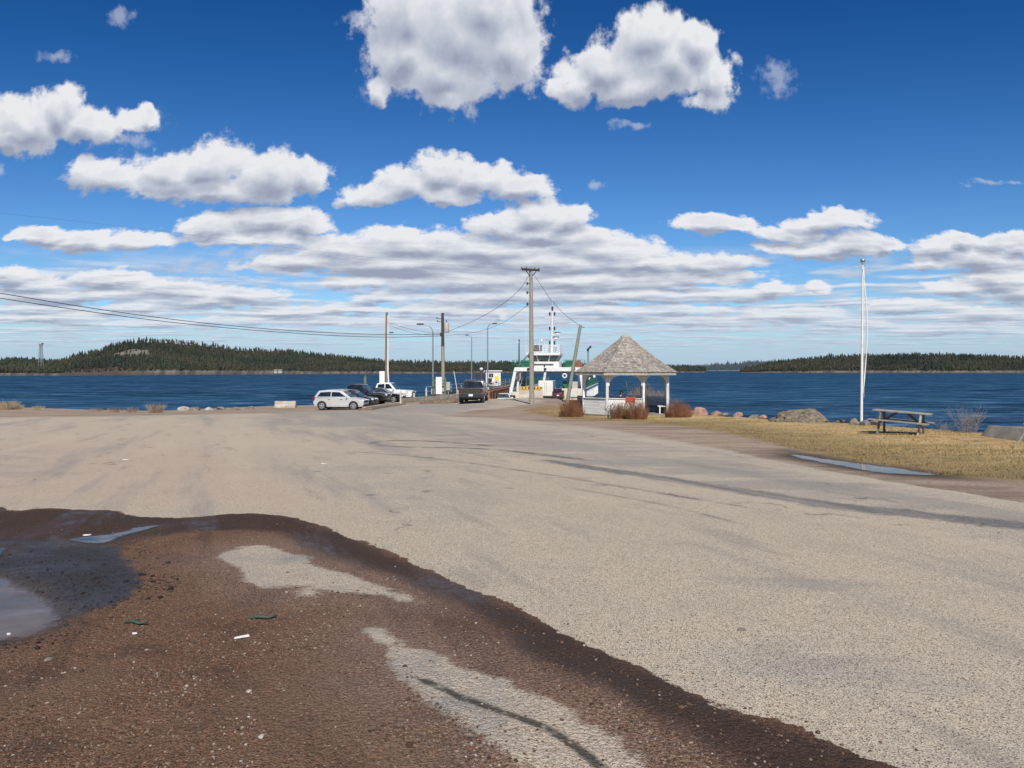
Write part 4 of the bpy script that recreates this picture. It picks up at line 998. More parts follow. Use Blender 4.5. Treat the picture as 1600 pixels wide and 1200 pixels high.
# ------------------------------------------------------------------ seated person
def person():
    nodes = {  # joint: (x, y, z, rx)
     'pel': (0, 0, 0.08, .135), 'sp1': (.06, 0, .24, .13), 'sp2': (.14, 0, .40, .145), 'chest': (.20, 0, .50, .125), 'neck': (.27, 0, .60, .055),
     'hd0': (.30, 0, .66, .07), 'hd1': (.325, 0, .745, .092), 'hd2': (.33, 0, .81, .075)}
    E = [('pel', 'sp1'), ('sp1', 'sp2'), ('sp2', 'chest'), ('chest', 'neck'), ('neck', 'hd0'), ('hd0', 'hd1'), ('hd1', 'hd2')]
    for s, sg in (('L', 1), ('R', -1)):
        nodes.update({'sh'+s: (.20, .17*sg, .50, .06), 'el'+s: (.24, .23*sg, .24, .045), 'wr'+s: (.44, .12*sg, .14, .032), 'pm'+s: (.50, .09*sg, .125, .034),
                      'hp'+s: (.03, .10*sg, .04, .095), 'kn'+s: (.46, .13*sg, .07, .062), 'an'+s: (.44, .13*sg, -.34, .042), 'he'+s: (.45, .13*sg, -.40, .042), 'to'+s: (.62, .14*sg, -.415, .03)})
        E += [('chest', 'sh'+s), ('sh'+s, 'el'+s), ('el'+s, 'wr'+s), ('wr'+s, 'pm'+s), ('pel', 'hp'+s), ('hp'+s, 'kn'+s), ('kn'+s, 'an'+s), ('an'+s, 'he'+s), ('he'+s, 'to'+s)]
        for f in range(4):
            oy = (.03-.02*f)*sg
            nodes['f%d%s' % (f, s)] = (.535, .09*sg+oy, .118, .010); nodes['g%d%s' % (f, s)] = (.565+.006*(1.5-abs(f-1.5)), .09*sg+oy, .100, .009); nodes['h%d%s' % (f, s)] = (.575, .09*sg+oy*.9, .078, .008)
            E += [('pm'+s, 'f%d%s' % (f, s)), ('f%d%s' % (f, s), 'g%d%s' % (f, s)), ('g%d%s' % (f, s), 'h%d%s' % (f, s))]
        nodes['t0'+s] = (.505, .045*sg, .125, .011); nodes['t1'+s] = (.535, .03*sg, .115, .009); E += [('pm'+s, 't0'+s), ('t0'+s, 't1'+s)]
    keys = list(nodes); ix = {k: i for i, k in enumerate(keys)}
    me = bpy.data.meshes.new('person'); me.from_pydata([nodes[k][:3] for k in keys], [(ix[a], ix[b]) for a, b in E], []); me.update()
    o = bpy.data.objects.new('person', me); C.objects.link(o)
    sk = o.modifiers.new('skin', 'SKIN')
    for i, k in enumerate(keys):
        sv = me.skin_vertices[0].data[i]; r = nodes[k][3]; sv.radius = (r, r); sv.use_root = (k == 'pel')
    sk.use_smooth_shade = True
    ss_ = o.modifiers.new('sub', 'SUBSURF'); ss_.levels = 2; ss_.render_levels = 2
    dg = bpy.context.evaluated_depsgraph_get(); dg.update()
    nm = bpy.data.meshes.new_from_object(o.evaluated_get(dg)); o.modifiers.clear(); o.data = nm
    skin = pm('skin', (0.42, 0.25, 0.18), (0.38, 0.22, 0.16), 6, 0.6); jac = pm('dark_jacket', (0.028, 0.03, 0.04), (0.018, 0.02, 0.026), 5, 0.9, 0.3); jean = pm('dark_trousers', (0.05, 0.06, 0.09), (0.03, 0.04, 0.06), 6, 0.9, 0.2); shoe = M['black']
    nm.materials.clear()
    for q in (skin, jac, jean, shoe): nm.materials.append(q)
    for p in nm.polygons:
        c = p.center; mi = 1
        if c.z > 0.585 and c.x > 0.2: mi = 0
        elif c.x > 0.46 and c.z > 0.05 and abs(c.y) < .16 and c.z < .17: mi = 0
        elif c.z < -0.34: mi = 3
        elif c.z < 0.07 or (c.z < 0.14 and c.x > 0.14 and c.x < .53 and abs(c.y) > .03): mi = 2
        p.material_index = mi
    nm.shade_smooth()
    hair = MB(); vs = []; n = 12
    hc = Vector((.318, 0, .762))
    rowsv = []
    for i in range(9):
        ph = math.pi/2-i/8*2.2
        for k in range(n):
            a = 2*math.pi*k/n; front = max(0, math.cos(a))
            p_ = max(ph, 0.35*front+ -0.9*(1-front)) if ph < .35*front-.9*(1-front) else ph
            rowsv.append(hc+Vector((.108*math.cos(p_)*math.cos(a), .100*math.cos(p_)*math.sin(a), .112*math.sin(p_))))
    hair.add(rowsv, [(i*n+k, i*n+(k+1) % n, (i+1)*n+(k+1) % n, (i+1)*n+k) for i in range(8) for k in range(n)])
    hair.build('hair', pm('dark_hair', (0.012, 0.010, 0.009), (0.02, 0.016, 0.014), 12, 0.6, 0.4, stretch=(1, 1, .3)), o, smooth=True)
    ft = MB()
    ft.lathe([(0.0, -.012), (.012, -.004), (.010, .016), (0.004, .03)], (.425, 0, .735), 8); ft.build('nose', skin, o, smooth=True)
    for sg in (-1, 1):
        ey = MB(); ey.lathe([(0, -.009), (.008, -.004), (.009, 0), (.008, .004), (0, .009)], (.405, .034*sg, .757), 8); ey.build('eye', M['dark'], o, smooth=True)
        er = MB(); er.lathe([(0, -.03), (.012, -.015), (.014, .01), (0, .03)], (.315, .098*sg, .745), 8); er.build('ear', skin, o, smooth=True)
    mo = MB(); mo.bar((.400, -.022, .700), (.400, .022, .700), .012, .008); mo.build('mouth', pm('lips', (.34, .12, .10), None, 6, .5), o)
    o.location = gaz_at(-0.52, -1.93, 0.50); o.rotation_euler = (0, 0, GROT+R(12))
    tag(o, 'dark-haired person in a dark jacket sitting in the gazebo, leaning forward', 'person')
person()

# ------------------------------------------------------------------ bushes and shore plants
bush('red-brown leafless bush at the left corner of the gazebo', 893, 651, 0.72, 1.18, 620, TW_RED, 1, 0.30, base_r=.62, dome=.95, hvar=.62, r0=.007)
bush('red-brown leafless bush in front of the gazebo, left of the pair', 968, 654, 0.50, 1.05, 380, TW_RED, 2, 0.30, base_r=.42, dome=.95, hvar=.62, r0=.007)
bush('bigger red-brown leafless bush in front of the gazebo entrance', 994, 655, 0.60, 1.22, 520, TW_RED, 3, 0.30, base_r=.52, dome=.95, hvar=.62, r0=.007)
bush('red-brown leafless bush at the right corner of the gazebo', 1060, 652, 0.74, 1.02, 680, TW_RED, 4, 0.28, sy=0.8, base_r=.66, dome=.9, hvar=.6, r0=.007)
bush('twisted bare shrub against the white gazebo siding', 953, 655, 0.3, 0.85, 14, twig_mat('dark_twigs', (0.09, 0.07, 0.055), (0.14, 0.11, 0.09)), 5, 0.5, r0=0.014, forks=3, name='shrub', cat='shrub')
for i, (px, py, r_, h, n, lab) in enumerate([(1000, 643, 1.1, 1.75, 150, 'tall tan brush behind the gazebo posts, left clump'), (1030, 644, 1.0, 1.6, 130, 'tall tan brush behind the gazebo posts, right clump')]):
    bush(lab, px, py, r_, h, n, TW_TAN, 20+i, 0.35, 0.009, 2, Y=50.0+i*.3, name='brush', cat='brush')
for i, (px, py, r_, h, n, lab) in enumerate([(1478, 671, 0.30, 0.70, 20, 'small bare shrub beside the picnic table bench'), (1512, 676, 0.55, 0.95, 60, 'largest bare grey shrub on the lawn edge left of the slab'), (1564, 672, 0.25, 0.78, 12, 'thin bare shrub sticking up behind the long slab'), (1594, 674, 0.30, 0.6, 16, 'bare shrub at the right end of the long slab')]):
    bush(lab, px, py, r_, h, n, TW_GREY, 30+i, 0.55, 0.0045, 4, name='shrub', cat='shrub')
# leaning sapling at the right edge
def sapling():
    p = P(1584, 700); m = MB()
    a = Vector((0, 0, -.05)); b = Vector((0.28, 0.05, 0.34)); c = Vector((0.52, .1, 0.72))
    m.tube([a, b, c], [.018, .013, .006], 6)
    rs = random.Random(4)
    for k in range(16):
        s = a.lerp(c, rs.uniform(.35, 1)); e = s+Vector((rs.uniform(-.22, .22), rs.uniform(-.2, .2), rs.uniform(.08, .32))); m.tube([s, s.lerp(e, .5)+Vector((.01, 0, .02)), e], [.006, .004, .002], 4)
    o = m.build('sapling', TW_GREY); o.location = p; tag(o, 'leaning bare sapling on the lawn at the right edge', 'sapling')
sapling()
for i, (px, py, r_, h, n, lab) in enumerate([(10, 640, 0.9, 0.85, 260, 'big straw-coloured grass clump on the left shore edge'), (28, 639, 0.5, 0.45, 120, 'low straw grass clump beside the big clump on the left shore'), (60, 640, 0.5, 0.42, 90, 'tiny straw tuft on the bare left shore edge'),
    (150, 643, 0.6, 0.35, 70, 'leftmost of the brownish grass tufts along the low shore edge'), (178, 644, 0.6, 0.4, 80, 'second brownish grass tuft along the low shore edge'), (205, 644, 0.6, 0.42, 90, 'third brownish grass tuft along the low shore edge'), (243, 645, 0.65, 0.8, 170, 'tall pale grass tuft where the shore edge dips')]):
    bush(lab, px, py, r_, h, n, STRAW if i < 3 else TW_TAN, 50+i, 0.6, 0.011, 0, name='grass_tuft', cat='grass tuft', base_r=r_*0.7)
# dry grass blades over the lawn
def lawn_blades():
    rs = np.random.default_rng(4); N = 150000
    d = rs.uniform(11.5, 52, N); t = rs.uniform(-0.05, 0.95, N); x = t*d; y = d
    s = sdf(x, y, pg_lawn); l = sdf(x, y, pg_land)
    cl = fbm(x*0.8, y*0.8, 3, 77)
    k = (s+0.9*(cl-.5) > 0.12) & (l > 0.1) & (rs.random(N) < 0.25+1.1*cl)
    x, y = x[k], y[k]; n = len(x)
    gzv = np.array([gsample(a, b) for a, b in zip(x, y)])
    h = rs.uniform(0.02, 0.06, n)*(0.5+0.9*cl[k]); a = rs.uniform(0, 6.28, n); w = rs.uniform(0.006, 0.013, n); ln = rs.uniform(0.2, 1.4, n)*h
    dx, dy = np.cos(a), np.sin(a); b2 = rs.uniform(0, 6.28, n)
    v = np.stack([np.stack([x-dx*w, y-dy*w, gzv-.005], -1), np.stack([x+dx*w, y+dy*w, gzv-.005], -1), np.stack([x+np.cos(b2)*ln, y+np.sin(b2)*ln, gzv+h], -1)], 1).reshape(-1, 3)
    edge_ = np.clip((s[k]-0.4)/4.5, 0, 1)[:, None]
    tint = (np.array((0.52, 0.37, 0.18))*edge_+np.array((0.27, 0.20, 0.092))*(1-edge_))*(0.55+0.6*rs.random((n, 1)))
    gr = rs.random(n) < 0.16; tint[gr] = np.array((0.17, 0.16, 0.06))*(0.7+.6*rs.random((gr.sum(), 1)))
    o = npmesh('dry_grass', v, np.arange(3*n).reshape(-1, 3), vcol_mat('grass_blades', noise_amt=0.1, scale=2), colors={'tint': np.repeat(tint, 3, 0)})
    struct(o, 'short straw-coloured grass growing over the lawn', kind='stuff')
lawn_blades()
# loose stones in the near lot
def pebbles():
    rs = np.random.default_rng(11); N = 85000
    d = np.exp(rs.uniform(math.log(2.6), math.log(11), N)); t = rs.uniform(-0.85, 0.6, N); x = t*d; y = d
    rd = sdf(x, y, pg_road); dr = np.maximum(sdf(x, y, pg_dry1), sdf(x, y, pg_dry2)); mu = sdf(x, y, pg_mud); we = sdf(x, y, pg_wet)
    pd = np.maximum.reduce([sdf(x, y, poly(pg_pud[q])) for q in ('muddy', 'thin', 'left')])
    cl = fbm(x*1.1, y*1.1, 4, 6)
    pr = 0.10+1.3*np.clip(cl-.42, 0, 1)*2.2; pr *= np.where(dr > 0, 0.10, 1)*np.where(mu > 0, 0.35, 1)*np.where(we > 0, 0.2, 1)*np.where(pd > 0, 0.02, 1)
    k = ((rd < -0.02) & (rs.random(N) < pr)) | ((rd >= -0.02) & (rd < 0.6) & (rs.random(N) < 0.10*np.exp(-np.maximum(rd, 0)/0.15))); x, y = x[k], y[k]; n = len(x)
    size = 0.0025+0.0060*rs.random(n)**2.4+np.where(rs.random(n) < 0.02, 0.009*rs.random(n), 0)
    muk = mu[k] > -0.3; size = np.where(muk & (rs.random(n) < 0.07), 0.007+0.014*rs.random(n)**1.5, size)
    z = np.array([gsample(a, b) for a, b in zip(x, y)])
    bm = bmesh.new(); bmesh.ops.create_icosphere(bm, subdivisions=1, radius=1); bv = np.array([v.co[:] for v in bm.verts]); bf = np.array([[v.index for v in f.verts] for f in bm.faces]); bm.free()
    bv = bv[:, :]; m = len(bv)
    jit = 1+rs.uniform(-.28, .28, (n, m, 1)); sc3 = size[:, None, None]*np.stack([rs.uniform(.8, 1.4, n), rs.uniform(.8, 1.4, n), rs.uniform(.45, .85, n)], -1)[:, None, :]
    v = bv[None]*jit*sc3; a = rs.uniform(0, 6.28, n); ca, sa = np.cos(a)[:, None], np.sin(a)[:, None]
    v = np.stack([v[..., 0]*ca-v[..., 1]*sa+x[:, None], v[..., 0]*sa+v[..., 1]*ca+y[:, None], v[..., 2]+(z+size*0.25)[:, None]], -1)
    pal = np.array([(.17, .10, .065), (.105, .062, .042), (.22, .15, .11), (.065, .048, .038), (.28, .21, .165), (.17, .15, .13), (.42, .36, .30)])
    lt = (fbm(x*1.6+5, y*1.6, 3, 61) > 0.56) & (rs.random(n) < 0.16)
    c = pal[rs.choice(7, n, p=[.39, .25, .16, .10, .045, .035, .02])]*(0.7+.5*rs.random((n, 1))); c[lt] = np.array((.36, .32, .28))*(.7+.5*rs.random((lt.sum(), 1))); c[muk] = np.array((.035, .030, .028))*(.6+.8*rs.random((muk.sum(), 1)))
    o = npmesh('gravel', v.reshape(-1, 3), (bf[None]+(np.arange(n)*m)[:, None, None]).reshape(-1, 3), vcol_mat('loose_stone', noise_amt=0.3, scale=60), colors={'tint': np.repeat(c, m, 0)})
    struct(o, 'loose brown gravel scattered over the damp near lot', kind='stuff')
pebbles()

# ------------------------------------------------------------------ rocks on the shore
for i, (px, py, Y, s, lab, mt_) in enumerate([
    (1095, 652, 43.5, (.46, .42, .34), 'largest pink granite boulder beside the right gazebo bush', 'pinkrock'),
    (1078, 652, 44.5, (.32, .3, .16), 'low pink slab in the foot of the right gazebo bush', 'pinkrock'),
    (1119, 655, 42, (.36, .3, .20), 'small pale pink stone right of the largest pink boulder', 'pinkrock'),
    (1133, 657, 41.5, (.25, .25, .12), 'flat grey-pink stone between the pink boulders on the shore', 'greyrock'),
    (1152, 656, 39.6, (.34, .3, .2), 'rounded pink stone midway between gazebo and rock mound', 'pinkrock'),
    (1178, 659, 38.5, (.30, .3, .14), 'brownish low stone left of the last pink stones', 'greyrock'),
    (1192, 658, 37.6, (.26, .25, .16), 'small bright pink stone just left of the rock mound', 'pinkrock')]):
    p = at(px, py, Y); p.z = float(gz(p.x, p.y))+s[2]*0.35
    rock(lab, 'rock', p, s, M[mt_], 60+i, i*1.3, amp=0.42, facets=16)
p = at(1257, 662, 34.5); p.z = float(gz(p.x, p.y))-0.12
rock('big rounded grey rock mound on the lawn edge left of the flagpole', 'rock', p, (1.55, 1.1, 0.66), M['olive'], 80, 0.2, sub_=5, amp=0.30, facets=5)
for i, (px, py, Y, s, lab) in enumerate([(1211, 660, 34.6, (.35, .3, .13), 'low grey stone at the left foot of the rock mound'), (1312, 665, 33.5, (.22, .2, .1), 'small grey stone at the right foot of the rock mound'),
    (1334, 661, 31.5, (.26, .22, .20), 'dark block stone left of the flagpole foot'), (1352, 664, 31.0, (.22, .2, .17), 'brown stone right in front of the flagpole foot'), (1368, 664, 31.5, (.38, .3, .16), 'pale stone between flagpole and picnic table')]):
    p = at(px, py, Y); p.z = float(gz(p.x, p.y))+s[2]*0.4
    rock(lab, 'rock', p, s, M['greyrock'], 90+i, i*0.9, amp=0.3)
def slab():
    m = MB(); a = P(1530, 682); b = P(1640, 694)
    d = (b-a); d.z = 0
    n = 10; vs = []
    rs = random.Random(3)
    nrm = Vector((-d.y, d.x, 0)).normalized()*0.55
    for i in range(n+1):
        t = i/n; q = a.lerp(b, t); z = q.z-0.05; h = 0.34+0.03*rs.random()+0.03*math.sin(t*3); ins = 0.42 if 0 < i < n else 0.5
        vs += [q+Vector((0, 0, -.05)), q+nrm*ins+Vector((0, 0, h)), q+nrm*0.9+Vector((0, 0, h-.02)), q+nrm+Vector((0, 0, -.05))]
    fs = [(i*4+j, (i+1)*4+j, (i+1)*4+j+1, i*4+j+1) for i in range(n) for j in range(3)]+[(0, 1, 2, 3), (n*4+3, n*4+2, n*4+1, n*4)]
    o = m.add(vs, fs).build('stone_slab', pm('slab_stone', (.40, .36, .29), (.28, .25, .2), 2.5, .9, .4, dirt=.35), bevel=0.02); tag(o, 'long grey concrete slab lying along the lawn edge at the right', 'slab')
slab()
for i, (px, py, Y, s, lab, mt_) in enumerate([(285, 639, 62, (.65, .45, .30), 'whitish flat rock on the left shore edge', 'conc'), (303, 640, 63, (.5, .5, .25), 'small brown rock right of the whitish flat rock', 'greyrock'), (325, 638, 64, (.45, .4, .2), 'pale rock on the shore between whitish rock and barrier', 'conc'),
     (345, 637, 65, (.5, .4, .18), 'grey rock midway along the left shore rubble', 'greyrock'), (368, 637, 65, (.55, .35, .16), 'low brown rock towards the right end of the left shore rubble', 'greyrock'), (391, 636, 66, (.4, .4, .18), 'last small dark rock of the left shore rubble', 'greyrock')]):
    p = at(px, py, Y); p.z = float(gz(p.x, p.y))+s[2]*0.3
    rock(lab, 'rock', p, s, M[mt_], 110+i, i*.7, amp=0.3)

# ------------------------------------------------------------------ picnic table
def picnic():
    a = P(1371, 675); b = P(1436, 682)
    dd = Vector((1.0, -0.72, 0)).normalized(); rz = math.atan2(dd.y, dd.x)
    c = P(1413, 679); c.y += 0.25; c.z = gsample(c.x, c.y)
    t = thing('picnic_table', 'weathered grey wooden picnic table with attached benches on the straw lawn', 'picnic table', c, rz); t.rotation_euler = (R(-1.0), R(3.6), rz)
    L = 1.72; rs = random.Random(2)
    top = MB()
    for k in range(5): top.box((rs.uniform(-.01, .01), -0.30+0.15*k, 0.74), (L, 0.142, 0.042), Matrix.Rotation(rs.uniform(-.004, .004), 3, 'Z'))
    top.build('tabletop', pm('table_top_wood', (0.36, 0.325, 0.28), (0.22, 0.20, 0.175), 5, .85, .4, stretch=(1, 8, 8)), t, bevel=0.006)
    for s in (-1, 1):
        bb = MB()
        for k in range(2): bb.box((rs.uniform(-.01, .01), s*(0.60+0.145*k), 0.435), (L*1.04, 0.138, 0.04))
        bb.build('bench_seat', pm('seat_wood', (0.33, 0.30, 0.26), (0.20, 0.18, 0.155), 5, .85, .4, stretch=(1, 8, 8)), t, bevel=0.006)
    for x in (-0.60, 0.60):
        m = MB(); m.bar((x, -0.36, 0.695), (x, 0.36, 0.695), 0.045, 0.09); m.build('top_cleat', M['wood'], t)
        m = MB(); m.bar((x+.047, -0.76, 0.385), (x+.047, 0.76, 0.385), 0.045, 0.10); m.build('seat_bearer', M['wood'], t)
        for s in (-1, 1):
            m = MB(); m.bar((x, s*0.27, 0.70), (x, s*0.62, -0.06), 0.05, 0.15, up=(1, 0, 0) if False else (0, 1, 0))
            m.build('leg', M['woodpale'] if (x > 0 and s < 0) else M['wood'], t)  # near right leg takes the paler wood colour to look sunlit
        m = MB(); m.bar((x*0.88, 0.0, 0.42), (x*0.25, 0.0, 0.71), 0.04, 0.08); m.build('brace', M['wood'], t)
picnic()

# ------------------------------------------------------------------ flagpole
def flagpole():
    p = P(1346, 660); p = at(1346, 659, 31.8); p.z = float(gz(p.x, p.y))
    D = p.y; ztop = at(1346, 413, D).z; h = ztop-p.z
    t = thing('flagpole', 'tall bare white flagpole with a loose rope and ball top at the water side', 'flagpole', p)
    m = MB(); m.tube([(0, 0, -.1), (0, 0, h*.5), (0, 0, h)], [.056, .045, .03], 14); m.build('pole', M['white'], t, smooth='auto')
    m = MB(); m.lathe([(.0, h), (.05, h+.005), (.05, h+.05), (.03, h+.06), (.085, h+.10), (.10, h+.15), (.085, h+.21), (.0, h+.235)], n=14); m.build('finial', M['galv'], t, smooth=True)
    m = MB(); m.bar((0, 0, h-.06), (.12, 0, h-.06), .03, .05); m.build('truck', M['galv'], t)
    def rp(px, py): q = at(px, py, D); return q-p
    pts = [rp(1347.5, 418), rp(1349, 430), rp(1351.5, 455), rp(1353.6, 480), rp(1354.5, 510), rp(1353.8, 540), rp(1352, 570), rp(1349.5, 600), rp(1347.6, 618)]
    m = MB(); m.tube([q+Vector((0, -.03, 0)) for q in pts], .024, 6); m.build('halyard', M['white'], t, smooth=True)
    m = MB(); m.tube([(.085, -.02, 1.25), (.05, -.06, h*.5), (.05, -.045, h-.1)], .009, 5); m.build('halyard', M['white'], t)
    m = MB(); m.bar((.06, -.06, 1.12), (.06, -.06, 1.3), .03, .03); m.build('cleat', M['galv'], t)
    m = MB(); m.lathe([(.22, -.15), (.2, .06), (.09, .1), (.0, .1)], n=12); m.build('base', M['concgrey'], t)
flagpole()

# ------------------------------------------------------------------ vehicles
def wheel(t, x, y, r, w, side, rimm, spokes=5):
    m = MB(); prof = [(r*.60, -w/2), (r*.9, -w/2), (r, -w*.38), (r, w*.38), (r*.9, w/2), (r*.60, w/2)]
    m.lathe(prof, (x, y, r), 22, 'y')
    wo = m.build('wheel', M['black'], t, smooth='auto')
    k = MB(); yo = y+side*(w*.5+.006)
    k.lathe([(r*.64, yo-side*.04), (r*.64, yo+side*.012), (r*.57, yo+side*.016), (r*.55, yo-side*.025)], (x, 0, r), 20, 'y') if False else None
    for i in range(spokes):
        a = 2*math.pi*i/spokes+.3; k.bar((x+r*.10*math.cos(a), yo, r+r*.10*math.sin(a)), (x+r*.56*math.cos(a), yo, r+r*.56*math.sin(a)), r*.20, .03, up=(0, 1, 0))
    # rim ring
    n = 20
    vs = []
    for i in range(n):
        a = 2*math.pi*i/n
        for q, oy in ((.66, 0), (.54, .010)): vs.append((x+r*q*math.cos(a), yo+side*(.008+oy), r+r*q*math.sin(a)))
    k.add(vs, [(2*i, 2*((i+1) % n), 2*((i+1) % n)+1, 2*i+1) for i in range(n)])
    k.lathe([(r*.16, -.012), (r*.16, .012)], (x, yo+side*.01, r), 10, 'y')
    k.build('rim', rimm, wo)
    hub = MB(); n = 18
    hub.add([(x+r*.52*math.cos(2*math.pi*i/n), yo-side*.003, r+r*.52*math.sin(2*math.pi*i/n)) for i in range(n)], [tuple(range(n))]); hub.build('brake_disc', M['dark'], wo)
def vehicle(label, loc, rz, L, Wd, top_prof, cabin, zc, wr, xw, paint, name, group=None, rimm='rim', glass='glass', wins=(), trim='dark', plate=True, belt=None, arch=1.16, cat='car', headm='lamp', extra=None, base_dark=0.0, tumble=0.20, ww=0.21):
    """top_prof: body outline from rear bottom over the top to front bottom (x,z); cabin: polygon rb, rt, ft, fb"""
    t = thing(name, label, cat, loc, rz, group); H2 = Wd/2
    # body side outline with wheel arches cut in
    pts = list(top_prof); bot = []
    for xx in (xw[0], xw[1]):
        for i in range(13):
            a = i/12*math.pi; bot.append((xx+wr*arch*math.cos(a), max(zc, wr+wr*arch*math.sin(a)) if math.sin(a) > 1e-3 else zc))
    zmax = max(z for x, z in top_prof); xm = max(abs(x) for x, z in top_prof)
    def yb(x, z):
        k = max(0, (abs(x)-(xm-0.55))/0.55); e = H2-0.20*k**2.2
        f = (z-zc)/(zmax-zc); return e-0.05*max(0, f-.55)*2-0.06*max(0, .25-f)*2
    body = MB().prism(pts+bot, yb).build('body', paint, t, bevel=0.045, smooth='auto')
    cr = MB(); cr.box((0, 0, zc+0.12), (L*.86, Wd*.84, .22)); cr.build('underbody', M['black'], t)
    # wheel housings (dark)
    zb_, zt_ = cabin[0][1], max(z for x, z in cabin)
    def yc(x, z):
        f = (z-zb_)/(zt_-zb_); return H2-0.06-tumble*max(0, f)
    cb = MB().prism(cabin, yc).build('cabin', paint, t, bevel=0.05, smooth='auto')
    for wpts in wins:
        for s in (-1, 1):
            m = MB(); cen = np.mean(np.array(wpts), 0)
            v = [(x, s*(yc(x, z)+.009), z) for x, z in wpts]
            m.add(v, [tuple(range(len(v)))] if s < 0 else [tuple(range(len(v)-1, -1, -1))]); m.build('side_window', M[glass], t)
    rb, rt, ft, fb = cabin[0], cabin[1], cabin[-2], cabin[-1]
    for nm, p0, p1, sg in (('windshield', fb, ft, 1), ('rear_window', rb, rt, -1)):
        dx, dz = p1[0]-p0[0], p1[1]-p0[1]; ln = math.hypot(dx, dz); nx, nz = abs(dz)/ln*sg, abs(dx)/ln
        a = (p0[0]+dx*.10+nx*.012, p0[1]+dz*.10+nz*.012); b = (p0[0]+dx*.90+nx*.012, p0[1]+dz*.90+nz*.012)
        wa, wb = yc(*p0)-.09, yc(*p1)-.08
        m = MB(); m.add([(a[0], -wa, a[1]), (a[0], wa, a[1]), (b[0], wb, b[1]), (b[0], -wb, b[1])], [(0, 1, 2, 3)]); m.build(nm, M['glasslight'] if nm == 'windshield' else M[glass], t)
    for x in xw:
        for s in (-1, 1): wheel(t, x, s*(H2-ww*.46), wr, ww, s, M[rimm])
    xf = max(x for x, z in top_prof); xr = min(x for x, z in top_prof)
    if extra: extra(t, xf, xr, H2)
    return t
def std_extra(hz, tz, mirror, gz_=None, bump=True, paint='dark', rails=False, door_x=(), beltz=0.9, grille_w=.9, hw=.34):
    def f(t, xf, xr, H2):
        for s in (-1, 1):
            m = MB(); m.box((xf-.10, s*(H2-.36), hz), (.22, hw, .14), Matrix.Rotation(-s*.30, 3, 'Z')); m.build('headlight', M['lamp'], t, bevel=.03)
            m = MB(); m.box((xr+.07, s*(H2-.20), tz), (.20, .22, .26), Matrix.Rotation(s*.2, 3, 'Z')); m.build('taillight', M['tail'], t, bevel=.03)
            m = MB(); m.box((mirror[0], s*(H2+.08), mirror[1]), (.12, .20, .15)); m.build('mirror', M[paint], t, bevel=.03)
            for dx in door_x:
                m = MB(); m.box((dx, s*(H2-.012), beltz-.10), (.17, .03, .03)); m.build('door_handle', M['dark'], t)
            if rails:
                m = MB(); m.tube([(-1.2, s*.52, 1.60), (-.9, s*.54, 1.65), (.2, s*.54, 1.66), (.55, s*.53, 1.60)], .018, 6); m.build('roof_rail', M['galv'], t)
        if gz_:
            m = MB(); m.box((xf-.005, 0, gz_), (.07, grille_w, .20)); m.build('grille', M['dark'], t, bevel=.015)
        m = MB(); m.box((xf-.02, 0, .40), (.10, H2*1.5, .16)); m.build('front_bumper', M['dark'], t, bevel=.03)
        m = MB(); m.box((xr+.02, 0, .45), (.10, H2*1.6, .18)); m.build('rear_bumper', M['dark'], t, bevel=.03)
        m = MB(); m.box((xr-.035, 0, .72), (.012, .31, .155)); m.build('licence_plate', M['carwhite'], t)
    return f
SUVP = [(-2.10, .34), (-2.14, .62), (-2.10, .98), (-1.98, 1.06), (.98, 1.03), (1.55, .98), (1.92, .88), (2.10, .70), (2.13, .48), (2.04, .30)]
SUVC = [(-2.02, 1.02), (-1.66, 1.58), (-1.0, 1.64), (-.2, 1.63), (.30, 1.57), (1.12, 1.00)]
SUVW = [[(-1.74, 1.10), (-1.50, 1.44), (-.62, 1.49), (-.62, 1.10)], [(-.54, 1.10), (-.54, 1.48), (.10, 1.46), (.66, 1.10)]]
SED = [(-2.20, .34), (-2.24, .60), (-2.18, .92), (-1.9, .98), (.95, .95), (1.6, .88), (2.0, .78), (2.22, .62), (2.25, .44), (2.1, .28)]
SEDC = [(-1.75, .94), (-1.05, 1.38), (-.4, 1.45), (.15, 1.42), (1.05, .93)]
SEDW = [[(-1.25, 1.0), (-.92, 1.28), (-.35, 1.33), (-.35, 1.0)], [(-.28, 1.0), (-.28, 1.34), (.08, 1.32), (.60, 1.0)]]
def pickup_prof(L, hood=1.18, bed=1.22, zc=.48):
    h = L/2
    return [(-h, zc+.10), (-h-.02, .80), (-h, bed), (.5, bed), (1.05, hood+.02), (h-.45, hood-.03), (h-.08, hood-.14), (h, .85), (h-.02, .62), (h-.12, zc)]
def pickup_cab(): return [(-.95, 1.18), (-.78, 1.78), (-.4, 1.86), (.55, 1.84), (1.25, 1.17)]
PW = [[(-.72, 1.30), (-.64, 1.68), (.02, 1.74), (.02, 1.30)], [(.10, 1.30), (.10, 1.74), (.48, 1.72), (.88, 1.30)]]
def spot(px, depth, dz=0.0):
    x = (px-800)/F*depth; return Vector((x, depth, float(gz(x, depth))+dz))
vehicle('silver compact SUV parked nearest, side on to the road', spot(533, 63.2), R(-7), 4.28, 1.78, SUVP, SUVC, .26, .345, (1.32, -1.34), M['silver'], 'parked_car', 'vehicles parked beside the pier', wins=SUVW, extra=std_extra(.80, .95, (.78, 1.10), .70, door_x=(-.75, .30), beltz=.98, rails=True, paint='silver'))
vehicle('black hatchback hidden behind the silver SUV, only its windscreen and hood showing', spot(549, 66.5), R(-7), 4.4, 1.80, SUVP, SUVC, .26, .335, (1.34, -1.34), M['carblack'], 'parked_car', 'vehicles parked beside the pier', wins=SUVW, extra=std_extra(.78, .95, (.78, 1.1), .66))
